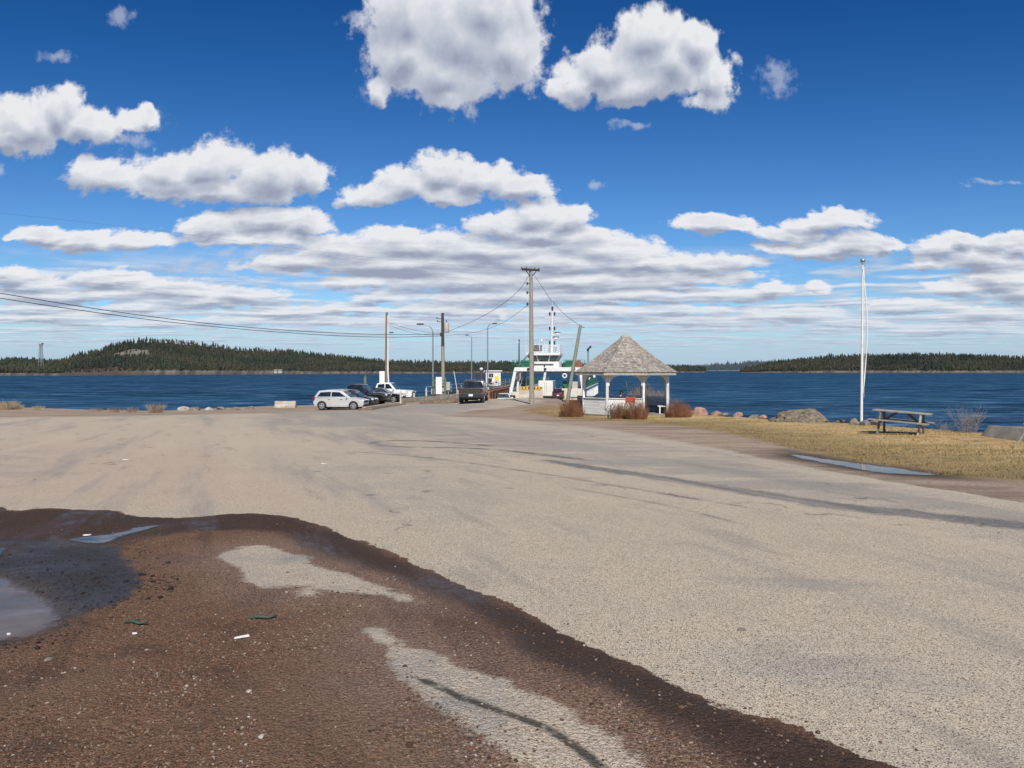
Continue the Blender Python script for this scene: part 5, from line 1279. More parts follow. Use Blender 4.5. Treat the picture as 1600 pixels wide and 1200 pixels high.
def bed_extra(f, H, bed=1.22, L=5.7, tg='carblack'):
    def g(t, xf, xr, H2):
        f(t, xf, xr, H2)
        m = MB(); m.add([(xr+.10, -H2+.16, bed+.006), (-.98, -H2+.16, bed+.006), (-.98, H2-.16, bed+.006), (xr+.10, H2-.16, bed+.006)], [(0, 1, 2, 3)]); m.build('bed_shade', M['black'], t)  # flat dark sheet standing in for the shade inside the open bed
        m = MB(); m.box((xr-.012, 0, bed-.27), (.05, H2*1.55, .50)); tgo = m.build('tailgate', M[tg], t, bevel=.02)
        h = MB(); h.box((xr-.045, 0, bed-.13), (.03, .22, .06)); h.build('handle', M['dark'], tgo)
    return g
vehicle('black crew-cab pickup parked between the dark cars', spot(561, 70.0, .05), R(-7), 5.6, 1.95, pickup_prof(5.6, 1.2, 1.24, .50), [(-.95, 1.2), (-.78, 1.86), (-.4, 1.95), (.55, 1.93), (1.25, 1.19)], .50, .42, (1.75, -1.72), M['carblack'], 'parked_pickup', 'vehicles parked beside the pier', wins=[[(-.72, 1.34), (-.64, 1.76), (.02, 1.82), (.02, 1.34)], [(.10, 1.34), (.10, 1.82), (.48, 1.80), (.88, 1.34)]], rimm='dark', cat='pickup truck', extra=bed_extra(std_extra(1.0, 1.05, (.98, 1.3), .95, hw=.4), 1.95), ww=.27)
vehicle('black sedan parked between the black and the white pickup', spot(596, 73.6, .10), R(-7), 4.5, 1.80, SED, SEDC, .26, .335, (1.4, -1.35), M['carblack'], 'parked_car', 'vehicles parked beside the pier', wins=SEDW, glass='glasslight', extra=std_extra(.70, .8, (.72, 1.0), .58))
vehicle('white crew-cab pickup parked furthest along the row', spot(604, 77.6, .06), R(-7), 5.6, 1.95, pickup_prof(5.6, 1.2, 1.24, .50), [(-.95, 1.2), (-.78, 1.86), (-.4, 1.95), (.55, 1.93), (1.25, 1.19)], .50, .41, (1.75, -1.72), M['carwhite'], 'parked_pickup', 'vehicles parked beside the pier', wins=[[(-.72, 1.34), (-.64, 1.76), (.02, 1.82), (.02, 1.34)], [(.10, 1.34), (.10, 1.82), (.48, 1.80), (.88, 1.34)]], cat='pickup truck', extra=bed_extra(std_extra(1.0, 1.05, (.98, 1.3), .95, hw=.4, paint='carwhite'), 1.95, tg='carwhite'), ww=.27)
# brown-grey pickup waiting on the road, seen from behind
def grey_extra(t, xf, xr, H2):
    bed_extra(std_extra(1.05, 1.08, (1.0, 1.36), 1.0, paint='dark'), 2.0, bed=1.26, tg='cargrey')(t, xf, xr, H2)
    for s in (-1, 1):
        m = MB(); m.box((-1.75-.52, s*(H2-.16), .34), (.02, .30, .42)); m.build('mud_flap', M['black'], t)
        m = MB(); m.box((xr-.02, s*(H2-.09), 1.02), (.06, .14, .34)); m.build('tail_lamp', M['tail'], t, bevel=.02)
    m = MB(); m.box((xr-.10, 0, .66), (.22, H2*1.90, .34)); b = m.build('step_bumper', M['dark'], t, bevel=.03)
    m = MB(); m.box((xr-.215, -.02, .69), (.01, .34, .17)); m.build('licence_plate', M['carwhite'], b)
    m = MB(); m.box((0, 0, .36), (3.6, .7, .16)); m.lathe([(.16, -.5), (.16, .5)], (-1.75, 0, .40), 12, 'y'); m.build('axle_and_frame', M['black'], t)
GP_ = P(741, 628.3)
vehicle('brown-grey pickup truck waiting on the road, seen from behind', GP_, R(90-3), 5.6, 2.04, pickup_prof(5.6, 1.24, 1.27, .56), [(-.95, 1.22), (-.76, 1.84), (-.35, 1.92), (.55, 1.90), (1.25, 1.22)], .56, .42, (1.75, -1.75), M['cargrey'], 'pickup_truck', None, wins=[[(-.72, 1.34), (-.64, 1.74), (.02, 1.80), (.02, 1.34)], [(.10, 1.34), (.10, 1.80), (.48, 1.78), (.88, 1.34)]], cat='pickup truck', extra=grey_extra, ww=.30)

# ------------------------------------------------------------------ verge, kerb, guard rail, posts
def strip(name, pts, w, h, mat, lab, cat=None, kind=None, bevel=.02, base=-.15):
    m = MB(); n = len(pts); vs = []
    for i, p in enumerate(pts):
        d = (pts[min(i+1, n-1)]-pts[max(0, i-1)]); d.z = 0; d.normalize(); s = Vector((-d.y, d.x, 0))*w/2
        vs += [p-s+Vector((0, 0, base)), p-s*.75+Vector((0, 0, h)), p+s*.75+Vector((0, 0, h)), p+s+Vector((0, 0, base))]
    fs = [(i*4+j, (i+1)*4+j, (i+1)*4+j+1, i*4+j+1) for i in range(n-1) for j in range(3)]+[(3, 2, 1, 0), tuple((n-1)*4+j for j in range(4))]
    o = m.add(vs, fs).build(name, mat, bevel=bevel)
    if kind: struct(o, lab, kind)
    else: tag(o, lab, cat)
    return o
vpts = [P(571, 641.2), P(585, 638.5), P(605, 635.5), P(628, 632.5), at(660, 630.0, 69.5), at(700, 627.0, 67.5), at(717, 626.0, 66.8)]
strip('verge', vpts, 1.3, .16, M['verge'], 'raised strip of bare brown soil between road and parked cars', kind='structure')
strip('kerb', [p+Vector((-.25, .85, 0)) for p in vpts[:4]], .35, .22, M['kerbm'], 'pale concrete kerb beside the parked cars', kind='structure')
def guardrail():
    a = at(627, 631.0, 70.6); b = at(721, 623.5, 67.6); t = thing('guardrail', 'weathered grey box-beam guardrail along the left side of the road', 'guardrail', a)
    d = b-a; m = MB(); m.bar(Vector((0, 0, .30)), d+Vector((0, 0, .30)), .16, .40); m.build('beam', M['concgrey'], t, bevel=.02)
    for k in range(6):
        q = d*(k/5*.94+.03); m = MB(); m.box((q.x, q.y+.15, q.z+.10), (.14, .12, .85)); m.build('post', M['poledark'], t)
guardrail()
for px, top, bot, Y, lab in ((626, 611, 626, 69, 'white marker post at the near end of the guardrail'), (647, 614, 622, 75, 'short white marker post in front of the white pickup'), (666, 607, 622, 72, 'white marker post behind the middle of the guardrail')):
    a = at(px, bot+4, Y); z = at(px, top, Y).z; a.z = float(gz(a.x, a.y))-.2 if Y < 73 else a.z; m = MB(); h = z-a.z
    m.tube([(0, 0, 0), (0, 0, h*.5), (0, 0, h-.03), (0, 0, h)], [.085, .085, .085, .06], 10); o = m.build('marker_post', pm('marker_paint', (.66, .62, .54), (.5, .46, .4), 4, .7, dirt=.3), smooth='auto'); o.location = a; tag(o, lab, 'marker post', 'white posts along the guardrail')
def barrier_block(px0, px1, py, Y, h, mat, lab, name='concrete_barrier', depth=.6, dz=0.0):
    a = at(px0, py, Y); b = at(px1, py, Y); c = (a+b)/2; c.z = float(gz(c.x, c.y))+dz; wd_ = (b-a).length
    t = thing(name, lab, 'concrete barrier', c)
    prof = [(-depth/2, -.1), (-depth/2, .10), (-depth*.28, .32), (-depth*.22, h), (depth*.22, h), (depth*.28, .32), (depth/2, .10), (depth/2, -.1)]
    m = MB(); n = len(prof); vs = [(-wd_/2, y, z) for y, z in prof]+[(wd_/2, y, z) for y, z in prof]
    m.add(vs, [tuple(range(n)), tuple(range(2*n-1, n-1, -1))]+[((i+1) % n, i, n+i, n+(i+1) % n) for i in range(n)]); m.build('body', mat, t, bevel=.02)
    for k in (-.28, .28):
        q = MB(); q.tube([(wd_*k-.1, 0, h-.01), (wd_*k-.08, 0, h+.07), (wd_*k+.08, 0, h+.07), (wd_*k+.1, 0, h-.01)], .014, 6); q.build('lifting_loop', M['dark'], t)
    return t
barrier_block(430, 462.5, 633.5, 68, .58, M['conc'], 'lone pale concrete barrier on the bare shore left of the parked cars')
HB = barrier_block(811, 848.5, 627, 71.3, .72, M['conc'], 'pale concrete block under the yellow and black striped board by the ferry ramp', depth=.8, dz=0.02)
def hazard():
    t = thing('hazard_board', 'yellow and black striped board on top of the concrete block by the ferry ramp', 'hazard board', HB.location+Vector((.05, -.1, .72)))
    m = MB(); m.box((0, 0, .17), (2.05, .06, .30)); m.build('board', M['yellow'], t, bevel=.008)
    s = MB()
    for k in range(7):
        x = -.86+.285*k; s.add([(x-.075, -.033, .055), (x+.035, -.033, .055), (x+.085, -.033, .285), (x-.025, -.033, .285)], [(0, 1, 2, 3)])
    s.build('stripes', M['dark'], t)
    for x in (-.7, .7):
        f = MB(); f.box((x, 0, .01), (.08, .20, .04)); f.build('foot', M['dark'], t)
hazard()

# ------------------------------------------------------------------ poles and wires
def base_at(px, Y, dz=0.0):
    x = (px-800)/F*Y; return Vector((x, Y, max(float(gz(x, Y)), -3)+dz))
PA, PB, PC = base_at(603.5, 80), base_at(692.5, 75.5), P(831, 631.5)
def ztop(px, py, Y): return at(px, py, Y).z
def pole_c():
    p = PC; Y = p.y; h = ztop(830, 421, Y)-p.z
    t = thing('utility_pole', 'tall grey utility pole with a heavy crossarm at its top, standing before the ferry', 'utility pole', p)
    tip = at(829.5, 421, Y)-p
    m = MB(); m.tube([(0, 0, -.3), tip*.5, tip], [.19, .16, .125], 14); m.build('pole', M['pole'], t, smooth='auto')
    for dy in (-.16, .16):
        m = MB(); m.bar(tip+Vector((-.66, dy-.9, -.10)), tip+Vector((.66, dy+.9, .05)), .10, .11); a = m.build('crossarm', M['poledark'], t)
    for k, (sx) in enumerate((-.70, -.35, .30, .62)):
        q = tip+Vector((sx, sx*1.3, .02+sx*.11)); m = MB(); m.lathe([(.03, -.06), (.03, .04), (.06, .05), (.03, .08), (.05, .10), (.0, .13)], q, 10); m.build('insulator', M['poledark'], t)
    for s in (-1, 1):
        m = MB(); m.bar(tip+Vector((s*.4, s*.5, -.10)), tip+Vector((0, 0, -.62)), .04, .05); m.build('arm_brace', M['dark'], t)
    for py in (443, 457, 475):
        q = at(829.5, py, Y)-p; m = MB(); m.bar(q+Vector((-.30, -.05, 0)), q+Vector((.1, -.05, 0)), .05, .05); m.lathe([(.05, -.12), (.06, 0), (.05, .1)], q+Vector((-.28, -.05, 0)), 8); m.build('bracket', M['dark'], t)
    return tip+p
TC = pole_c()
def pole_a():
    p = PA; Y = 80; tip = at(604.3, 488, Y)-p
    t = thing('utility_pole', 'brown utility pole with a white strut down its side, rising behind the white pickup', 'utility pole', p)
    m = MB(); m.tube([(0, 0, -.3), tip*.5, tip], [.18, .15, .12], 12); m.build('pole', pm('old_pole', (.26, .2, .15), (.16, .12, .09), 5, .9, .5, stretch=(8, 8, .5)), t, smooth='auto')
    m = MB(); m.tube([(.36, -.1, -.2), (.20, -.16, tip.z*.35), (tip.x+.14, -.1, tip.z*.96)], [.10, .085, .07], 10); m.build('strut', M['white'], t, smooth='auto')
    q = at(611, 520, Y)-p; m = MB(); m.bar((q.x-.5, q.y, q.z-.02), (q.x+.02, q.y, q.z+.03), .05, .05); m.box(q+Vector((.05, 0, .02)), (.42, .16, .10)); m.build('lamp_bracket', M['dark'], t)
    m = MB(); m.box((.62, -.12, 1.55), (.26, .2, .45)); m.build('meter_box', M['boxgrey'], t, bevel=.02)
    return tip+p
TA = pole_a()
def pole_b():
    p = PB; Y = p.y; tip = at(691.5, 489, Y)-p
    t = thing('utility_pole', 'utility pole with a grey transformer can, dark above and grey below, beside the pier entrance', 'utility pole', p)
    q1 = tip*.62
    m = MB(); m.tube([(0, 0, -.3), q1*.5, q1], [.20, .18, .165], 14); m.build('pole', M['pole'], t, smooth='auto')
    m = MB(); m.tube([q1, tip*.8, tip], [.166, .15, .13], 14); m.build('pole_top', M['poledark'], t, smooth='auto')
    c = at(697, 512, Y)-p; m = MB(); m.lathe([(.0, -.52), (.24, -.5), (.26, -.4), (.26, .38), (.22, .46), (.0, .5)], c+Vector((.05, -.12, 0)), 14); tr = m.build('transformer', M['boxgrey'], t, smooth='auto')
    m = MB(); m.lathe([(.04, .5), (.06, .58), (.03, .66), (.05, .72), (0, .76)], c+Vector((.05, -.12, 0)), 8); m.build('bushing', M['dark'], tr)
    for py, dx in ((498, -.55), (503, -.5), (522, -.2), (525, -.2)):
        q = at(691.5, py, Y)-p; m = MB(); m.bar(q+Vector((dx, -.06, .02)), q+Vector((.06, -.06, 0)), .045, .05); m.lathe([(.03, -.05), (.06, 0), (.03, .1)], q+Vector((dx, -.06, .06)), 8); m.build('insulator', M['dark'], t)
    for (dx, z0, w, h, d) in ((-.02, 1.35, .26, .85, .25), (.52, 1.45, .38, .80, .3)):
        m = MB(); m.box((dx, -.30, z0), (w, d, h)); b = m.build('meter_cabinet', M['boxgrey'], t, bevel=.02)
        m = MB(); m.tube([(dx, -.30, z0-h/2-.6), (dx, -.30, z0-h/2)], .035, 8); m.build('conduit', M['boxgrey'], b)
    return tip+p
TB = pole_b()
def pole_d():
    b = P(884, 640); Y = 53.0; b = base_at(885, Y); tip = at(907, 508, Y)-b
    t = thing('utility_pole', 'bare lichened pole leaning to the right beside the gazebo roof', 'utility pole', b)
    m = MB(); m.tube([tip*-.05, tip*.5, tip], [.135, .12, .10], 12); m.build('pole', M['polegreen'], t, smooth='auto')
    m = MB(); m.bar(tip+Vector((-.02, 0, -.10)), tip+Vector((.28, 0, -.18)), .03, .04); m.build('bracket', M['dark'], t)
    return tip+b
TD = pole_d()
def wire(pts, r, lab, name='overhead_wire'):
    o0 = pts[0]; m = MB(); m.tube([q-o0 for q in pts], r, 5); o = m.build(name, M['wire'], smooth=True); o.location = o0; tag(o, lab, 'overhead wire')
def sag(a, b, s, n=14): return [a.lerp(b, i/n)+Vector((0, 0, -s*4*(i/n)*(1-i/n))) for i in range(n+1)]
def through(pp, Y0, Y1):
    n = len(pp); x0, x1 = pp[0][0], pp[-1][0]; o = []
    for (x, y) in smooth_line(pp, 2):
        f = (x-x0)/(x1-x0); o.append(at(x, y, 1/((1-f)/Y0+f/Y1)))
    return o
w1 = through([(-220, 424), (0, 458), (125, 479), (250, 497), (375, 511), (500, 519.5), (600, 523.2), (691, 522)], 38, 75.4)
w2 = through([(-220, 432), (0, 466), (125, 485), (250, 502), (375, 514.5), (500, 523.5), (600, 527.5), (691, 525)], 38, 75.4)
wire(w1, .022, 'upper black wire sagging in from the left to the transformer pole')
wire(w2, .022, 'lower black wire sagging in from the left to the transformer pole')
wire(sag(at(605, 503, 80), at(691, 521, 75.4), .25), .014, 'higher short wire between the brown pole and the transformer pole')
wire(sag(at(605, 506, 80), at(691, 523, 75.4), .40), .014, 'lower short wire between the brown pole and the transformer pole')
wire(through([(827, 429), (815, 450), (790, 473), (745, 500), (697, 519)], PC.y, 75.4), .016, 'wire drooping from the tall pole crossarm to the transformer pole')
wire(through([(826, 476), (805, 492), (780, 508), (740, 521), (697, 524)], PC.y, 75.4), .012, 'lower thin wire from the middle of the tall pole to the transformer pole')
wire(through([(834, 428), (846, 447), (860, 468), (880, 490), (906, 509)], PC.y, 53), .014, 'wire running down from the tall pole to the leaning pole')
wire(through([(-150, 318), (150, 348), (410, 382), (530, 397), (640, 409), (720, 415), (770, 419), (822, 423)], 40, PC.y), .004, 'very thin wire crossing the clouds to the tall pole')

# ------------------------------------------------------------------ notice boards and small things by the pier
def notice(px0, px1, py0, py1, Y, lab, green):
    a = at(px0, py1, Y); b = at(px1, py0, Y); c = Vector(((a.x+b.x)/2, Y, 0)); z0 = a.z; z1 = b.z; g_ = float(gz(c.x, Y)); c.z = g_
    t = thing('notice_board', lab, 'notice board', c); w = b.x-a.x
    m = MB(); m.box((0, 0, (z0+z1)/2-g_), (w, .05, z1-z0)); m.build('panel', M['signw'], t, bevel=.006)
    pm_ = M['greenpost'] if green else M['pole']
    for x in ((-w*.95, w*1.0) if green else (0.0,)):
        m = MB(); m.box((x, .10, (z1-g_-.1)/2 if not green else (z1-g_)/2), (.20 if green else .1, .14, z1-g_-.1)); m.build('post', pm_, t)
    if green:
        for zz in (z1-g_-.35, z1-g_-.75): 
            m = MB(); m.bar((-w*.95, .06, zz), (w*1.0, .06, zz), .05, .12); m.build('rail', pm_, t)
notice(681, 690.5, 589, 616, 74.8, 'tall white notice panel in a green frame beside the transformer pole', True)
notice(593, 601, 580, 606, 79.0, 'tall white notice panel beside the brown pole behind the white pickup', False)
def gpost():
    b = base_at(570.5, 79, -.1); z = ztop(570, 586, 79); m = MB(); h = z-b.z; m.tube([(0, 0, 0), (0, 0, h*.9), (0.06, 0, h)], [.17, .15, .06], 8); o = m.build('mooring_post', M['greenpost'], smooth='auto'); o.location = b; tag(o, 'greenish wooden mooring post standing behind the black pickup', 'post')
gpost()
def gate():
    a = at(714, 606, 76); z = float(gz(a.x, 76)); b = Vector((a.x, 76, z)); t = thing('barrier_gate', 'white barrier arm raised almost upright beside the pier entrance', 'barrier gate', b)
    m = MB(); m.box((.1, 0, .45), (.3, .25, 1.0)); m.build('base', M['boxgrey'], t, bevel=.02)
    e = at(709.5, 580, 76)-b; m = MB(); m.bar((.05, -.16, .85), e+Vector((0, -.16, 0)), .05, .12); m.build('arm', M['white'], t)
gate()

# ------------------------------------------------------------------ pier
def pier():
    Lf = lambda y: -9.3+0.115*(y-62); Rt = lambda y: np.interp(y, [70, 100, 150, 175], [-4.6, -1.9, 4.9, 8.6]); DZ = -1.0
    t = thing('pier', 'long timber and concrete pier running out beside the ferry', 'pier', (0, 0, 0))
    ys = np.linspace(71, 175, 27); m = MB(); vs = []
    for y in ys: vs += [(Lf(y), y, DZ-.45), (Lf(y), y, DZ), (Rt(y), y, DZ), (Rt(y), y, DZ-.45)]
    n = len(ys); m.add(vs, [(i*4+j, (i+1)*4+j, (i+1)*4+(j+1) % 4, i*4+(j+1) % 4) for i in range(n-1) for j in range(4)]+[(0, 1, 2, 3), tuple((n-1)*4+3-j for j in range(4))]); m.build('deck', M['deck'], t)
    for side, f in (('l', Lf), ('r', Rt)):
        k = MB(); r1 = MB(); 
        yy = np.linspace(72, 174, 35) if side == 'l' else np.linspace(78, 174, 33)
        for y0, y1 in zip(yy[:-1], yy[1:]):
            s = 0.12 if side == 'l' else -.12
            k.bar((f(y0)+s, y0, DZ+.12), (f(y1)+s, y1, DZ+.12), .25, .24)
            for h in ((1.05, .62) if side == 'l' else (1.05, .8, .55, .3)): r1.bar((f(y0)+s, y0, DZ+h), (f(y1)+s, y1, DZ+h), .06, .06)
        k.build('kerb_timber', M['poledark'], t); r1.build('rail', M['galv'] if side == 'l' else M['boxgrey'], t)
        for y in yy[::2]:
            q = MB(); q.box((f(y)+(0.12 if side == 'l' else -.12), y, DZ+.55), (.08, .08, 1.1)); q.build('rail_post', M['galv'], t)
        for y in np.linspace(78, 172, 16):
            q = MB(); q.tube([(f(y), y, WZ-1.5), (f(y), y, DZ-.2)], .17, 8); q.build('pile', M['poledark'], t)
    ab = MB(); ab.add([(-24, 88, -4.5), (-4.0, 70.5, -4.5), (-4.0, 70.5, DZ-.03), (-24, 88, DZ-.6)], [(0, 1, 2, 3)]); 
pier()
def lamp_post(lab, px, Y, pyt, arm_px, basez, matp='galv', first=[None]):
    x = (px-800)/F*Y; b = Vector((x, Y, basez)); h = ztop(px, pyt, Y)-basez; dx = (arm_px-px)/F*Y
    t = thing('street_lamp', lab, 'street lamp', b, 0, 'street lamps along the pier')
    sg = 1 if dx > 0 else -1; r = min(abs(dx)*.6, 1.2)
    pts = [Vector((0, 0, 0)), Vector((0, 0, h*.5)), Vector((0, 0, h-r))]
    for i in range(1, 7):
        a = i/6*math.pi/2; pts.append(Vector((sg*r*(1-math.cos(a)), 0, h-r+r*math.sin(a))))
    pts.append(Vector((dx*.8, 0, h+.05)))
    m = MB(); m.tube(pts, [.10, .085, .07]+[.055]*7, 10); m.build('pole', M[matp], t, smooth='auto')
    m = MB(); m.box((dx*.92, 0, h+.05), (abs(dx)*.34+.25, .26, .15)); hd = m.build('lamp_head', M['dark'], t, bevel=.04)
    m = MB(); m.box((dx*.94, 0, h-.03), (.3, .18, .03)); m.build('lens', M['lamp'], hd)
    m = MB(); m.lathe([(.2, 0), (.2, .5), (.12, .6), (0, .6)], n=10); m.build('base', M['white'], t)
lamp_post('street lamp with its arm bent to the left, left of the transformer pole', 676.5, 85, 507, 655, -1.0)
lamp_post('street lamp with its arm bent to the right, in front of the white booth', 762, 104, 506, 774, -1.0)
lamp_post('faint far street lamp between the other two lamps', 737, 128, 524, 729, -1.0)
def darkpole():
    b = Vector(((811-800)/F*136, 136, -1.0)); h = ztop(811, 530, 136)+1.0
    t = thing('light_mast', 'thin dark mast with a small light, left of the ferry bridge', 'mast', b)
    m = MB(); m.tube([(0, 0, 0), (0, 0, h)], [.16, .10], 8); m.build('pole', M['poledark'], t); m = MB(); m.box((-.18, -.1, h-.55), (.3, .2, .2)); m.build('light', M['lamp'], t)
darkpole()
def booth():
    b = at(770.5, 601, 108); b.z = -1.0; t = thing('booth', 'small white booth with a window and a yellow sign on the pier', 'booth', b)
    z0 = .45; h = 2.0; w = 2.15
    m = MB(); m.box((0, 0, z0+h/2), (w, 2.0, h)); m.build('wall', M['white'], t, bevel=.01)
    m = MB(); m.box((0, 0, z0+h+.06), (w+.35, 2.35, .14)); m.build('roof', M['white'], t, bevel=.02)
    m = MB(); m.box((-.25, -1.015, z0+1.45), (.58, .06, .52)); f = m.build('window', M['glass'], t)
    m = MB(); m.box((-.25, -1.05, z0+1.45), (.05, .03, .52)); m.build('mullion', M['white'], f)
    m = MB(); m.box((.55, -1.02, z0+1.05), (.62, .05, .60)); m.build('sign', M['signyel'], t)
    m = MB(); m.box((.48, -1.015, z0+.50), (.26, .04, .24)); m.build('vent', M['dark'], t)
    m = MB(); m.box((-.45, -1.012, z0+.62), (.62, .04, .85)); m.build('doorway', M['dark'], t)
    for x in (-.85, .85):
        m = MB(); m.box((x, -.6, .225), (.18, .9, .45)); m.build('leg', M['dark'], t)
    m = MB(); m.tube([(-.3, -1.15, z0+.45), (.2, -1.15, z0+.45)], .03, 6); m.build('handrail', M['white'], t)
booth()
for px, lab in ((741, 'rust-brown bollard beside the far street lamp on the pier'), (752, 'rust-brown bollard with a white light on top, left of the booth')):
    b = at(px, 603, 112); b.z = -1.0; t = thing('bollard', lab, 'bollard', b)
    m = MB(); m.tube([(0, 0, 0), (0, 0, 2.55)], [.22, .18], 10); m.build('post', pm('rusty_brown', (.16, .07, .05), (.09, .045, .035), 3, .85), t)
    if px == 752:
        m = MB(); m.lathe([(0, 2.55), (.22, 2.56), (.26, 2.75), (.2, 2.95), (0, 3.0)], n=10); m.build('light', M['lamp'], t, smooth=True)
def ramp():
    t = thing('ferry_ramp', 'loading ramp with rust-orange side girders sloping from the road to the ferry', 'ramp', (0, 0, 0))
    a0, a1 = Vector((-2.2, 70.8, -1.15)), Vector((-.8, 103, -2.45)); b0, b1 = Vector((4.6, 70.8, -1.12)), Vector((6.0, 103, -2.45))
    secs = [(a0, b0), (Vector((-2.0, 77.5, -2.25)), Vector((4.9, 77.5, -2.2))), (a1, b1)]
    m = MB(); vs = []
    for l_, r_ in secs: vs += [l_, r_, r_-Vector((0, 0, .35)), l_-Vector((0, 0, .35))]
    m.add(vs, [(i*4+j, (i+1)*4+j, (i+1)*4+(j+1) % 4, i*4+(j+1) % 4) for i in range(2) for j in range(4)]+[(0, 1, 2, 3), (11, 10, 9, 8)]); m.build('deck', M['concgrey'], t)
    m = MB(); m.bar(Vector((-2.2, 72.0, -.92)), Vector((-.75, 101.5, -1.30)), .30, 1.15); g = m.build('girder', M['rust'], t)
    m = MB()
    for k in range(9):
        q = Vector((-2.0, 72.0, -.78)).lerp(Vector((-.55, 101.5, -1.15)), k/8); m.box(q+Vector((.17, 0, 0)), (.05, .10, .80))
    m.bar(Vector((-2.0, 72.0, -.33)), Vector((-.55, 101.5, -.70)), .42, .06); m.build('stiffener', M['rust'], g)
ramp()

# ------------------------------------------------------------------ ferry
FO = Vector((4.75, 104.0, 0)); FR = R(-8.7)
def ferry():
    t = thing('ferry', 'white and green open-deck car ferry moored at the pier, bow to the road', 'ferry', FO, FR)
    DK = -2.5; HW = 5.15; LN = 40.0
    # hull
    m = MB(); st = [(0.0, .86), (2.0, .97), (6, 1), (34, 1), (38, .97), (40, .86)]; vs = []
    for y, k in st: vs += [(-HW*k, y, DK-.02), (HW*k, y, DK-.02), (HW*k*.92, y+(.5 if y < 3 else (-.5 if y > 36 else 0)), WZ-1.2), (-HW*k*.92, y+(.5 if y < 3 else (-.5 if y > 36 else 0)), WZ-1.2)]
    n = len(st); m.add(vs, [(i*4+j, (i+1)*4+j, (i+1)*4+(j+1) % 4, i*4+(j+1) % 4) for i in range(n-1) for j in range(4)]+[(0, 1, 2, 3), tuple((n-1)*4+3-j for j in range(4))]); m.build('hull', M['hull'], t)
    # side bulwarks, ribbed white plates
    for s in (-1, 1):
        m = MB(); m.box((s*(HW+.02), LN/2, DK+.72), (.14, LN-1.5, 1.85)); b = m.build('bulwark', M['white'], t)
        q = MB()
        for k in range(20): q.box((s*(HW+.12), 1.6+k*1.95, DK+.72), (.07, .10, 1.70))
        q.bar((s*(HW+.14), .8, DK+1.66), (s*(HW+.14), LN-.8, DK+1.66), .16, .12); q.build('rib', M['white'], b)
        g = MB()
        for k in range(7): g.box((s*(HW-.02), 4.0+k*5.2, DK+2.25), (.05, 4.2, .95))
        g.build('wind_screen', M['green'], b)
        r = MB()
        for k in range(21): r.tube([(s*HW, 1.2+k*1.88, DK+1.6), (s*HW, 1.2+k*1.88, DK+2.85)], .035, 6)
        for h in (2.85, 2.3): r.bar((s*HW, 1.0, DK+h), (s*HW, LN-1, DK+h), .05, .05)
        r.build('railing', M['green'], b)
        # life raft canister and vent
        c = MB(); c.lathe([(0, -.6), (.3, -.55), (.34, 0), (.3, .55), (0, .6)], (s*(HW-.1), 9.0, DK+2.95), 12, 'y'); c.build('life_raft', M['white'], t, smooth=True)
    # bow end blocks, cream
    m = MB(); m.box((3.35, .75, DK+.85), (2.75, 1.3, 1.55)); b = m.build('bow_block', M['cream'], t, bevel=.04)
    q = MB(); q.box((3.38, .085, DK+.90), (1.25, .05, 1.0)); q.build('hatch', M['boxgrey'] if False else pm('pale_hatch', (.68, .66, .60), (.6, .57, .5), 3, .6), b, bevel=.01)
    q = MB(); q.box((2.26, .08, DK+1.25), (.14, .05, .30)); q.box((3.42, .08, DK+.45), (1.5, .06, .10)); q.build('slot', M['dark'], b)
    q = MB()
    for k in range(4): q.box((2.25+k*.74, 2.0, DK+2.15), (.60, .06, 1.05))
    q.build('green_panel', M['green'], b)
    q = MB(); q.box((3.7, 1.0, DK+2.1), (.75, .5, .95)); q.build('control_cabinet', M['boxgrey'], b, bevel=.02)
    m = MB(); m.box((-4.3, .75, DK+.5), (1.2, 1.2, 1.3)); m.build('bow_block', M['cream'], t, bevel=.04)
    # bow ramp flap and fenders
    m = MB(); m.bar((-.3, -2.6, DK-.12), (-.3, .3, DK-.02), 6.4, .12); m.build('bow_ramp', M['dark'], t)
    # gantry (portal) at the bow: splayed legs, deep beam
    ZB = 1.95
    for s in (-1, 1):
        xb, xt = (-5.25, -4.35) if s < 0 else (5.0, 4.45)
        m = MB(); m.bar((xb, .6, DK+.1), (xt, .6, ZB-.05), .42, .5, up=(0, 1, 0)); m.bar((xb+(.85 if s < 0 else -.85), 2.2, DK+.1), (xt+(.25 if s < 0 else -.25), 1.6, ZB-.35), .30, .32, up=(0, 1, 0)); m.build('gantry_leg', M['white'], t, bevel=.03)
        m = MB(); m.lathe([(.16, -.5), (.16, .5)], (xb+(.6 if s < 0 else -.6), .4, DK+.4), 10, 'x'); m.box((xb+(.5 if s < 0 else -.5), .3, DK+.35), (.8, .7, .7)); m.build('leg_foot', M['dark'], t)
    m = MB(); m.box((.05, .6, ZB-.22), (9.1, .62, .56)); gb = m.build('gantry_beam', M['white'], t, bevel=.03)
    m = MB(); m.box((.05, .9, ZB-.56), (8.3, .3, .16)); m.build('beam_soffit', M['dark'], gb)
    for x in (-2.6, -.3, 3.6):
        m = MB(); m.lathe([(0, -.1), (.14, -.1), (.2, .05), (.2, .1), (0, .1)], (x, .22, ZB-.20), 10, 'y'); m.build('floodlight', M['dark'], gb)
    # upper walkway with green rails
    m = MB(); m.box((0, 8.2, ZB-.02), (10.2, 6.0, .12)); m.build('upper_deck', M['boxgrey'], t)
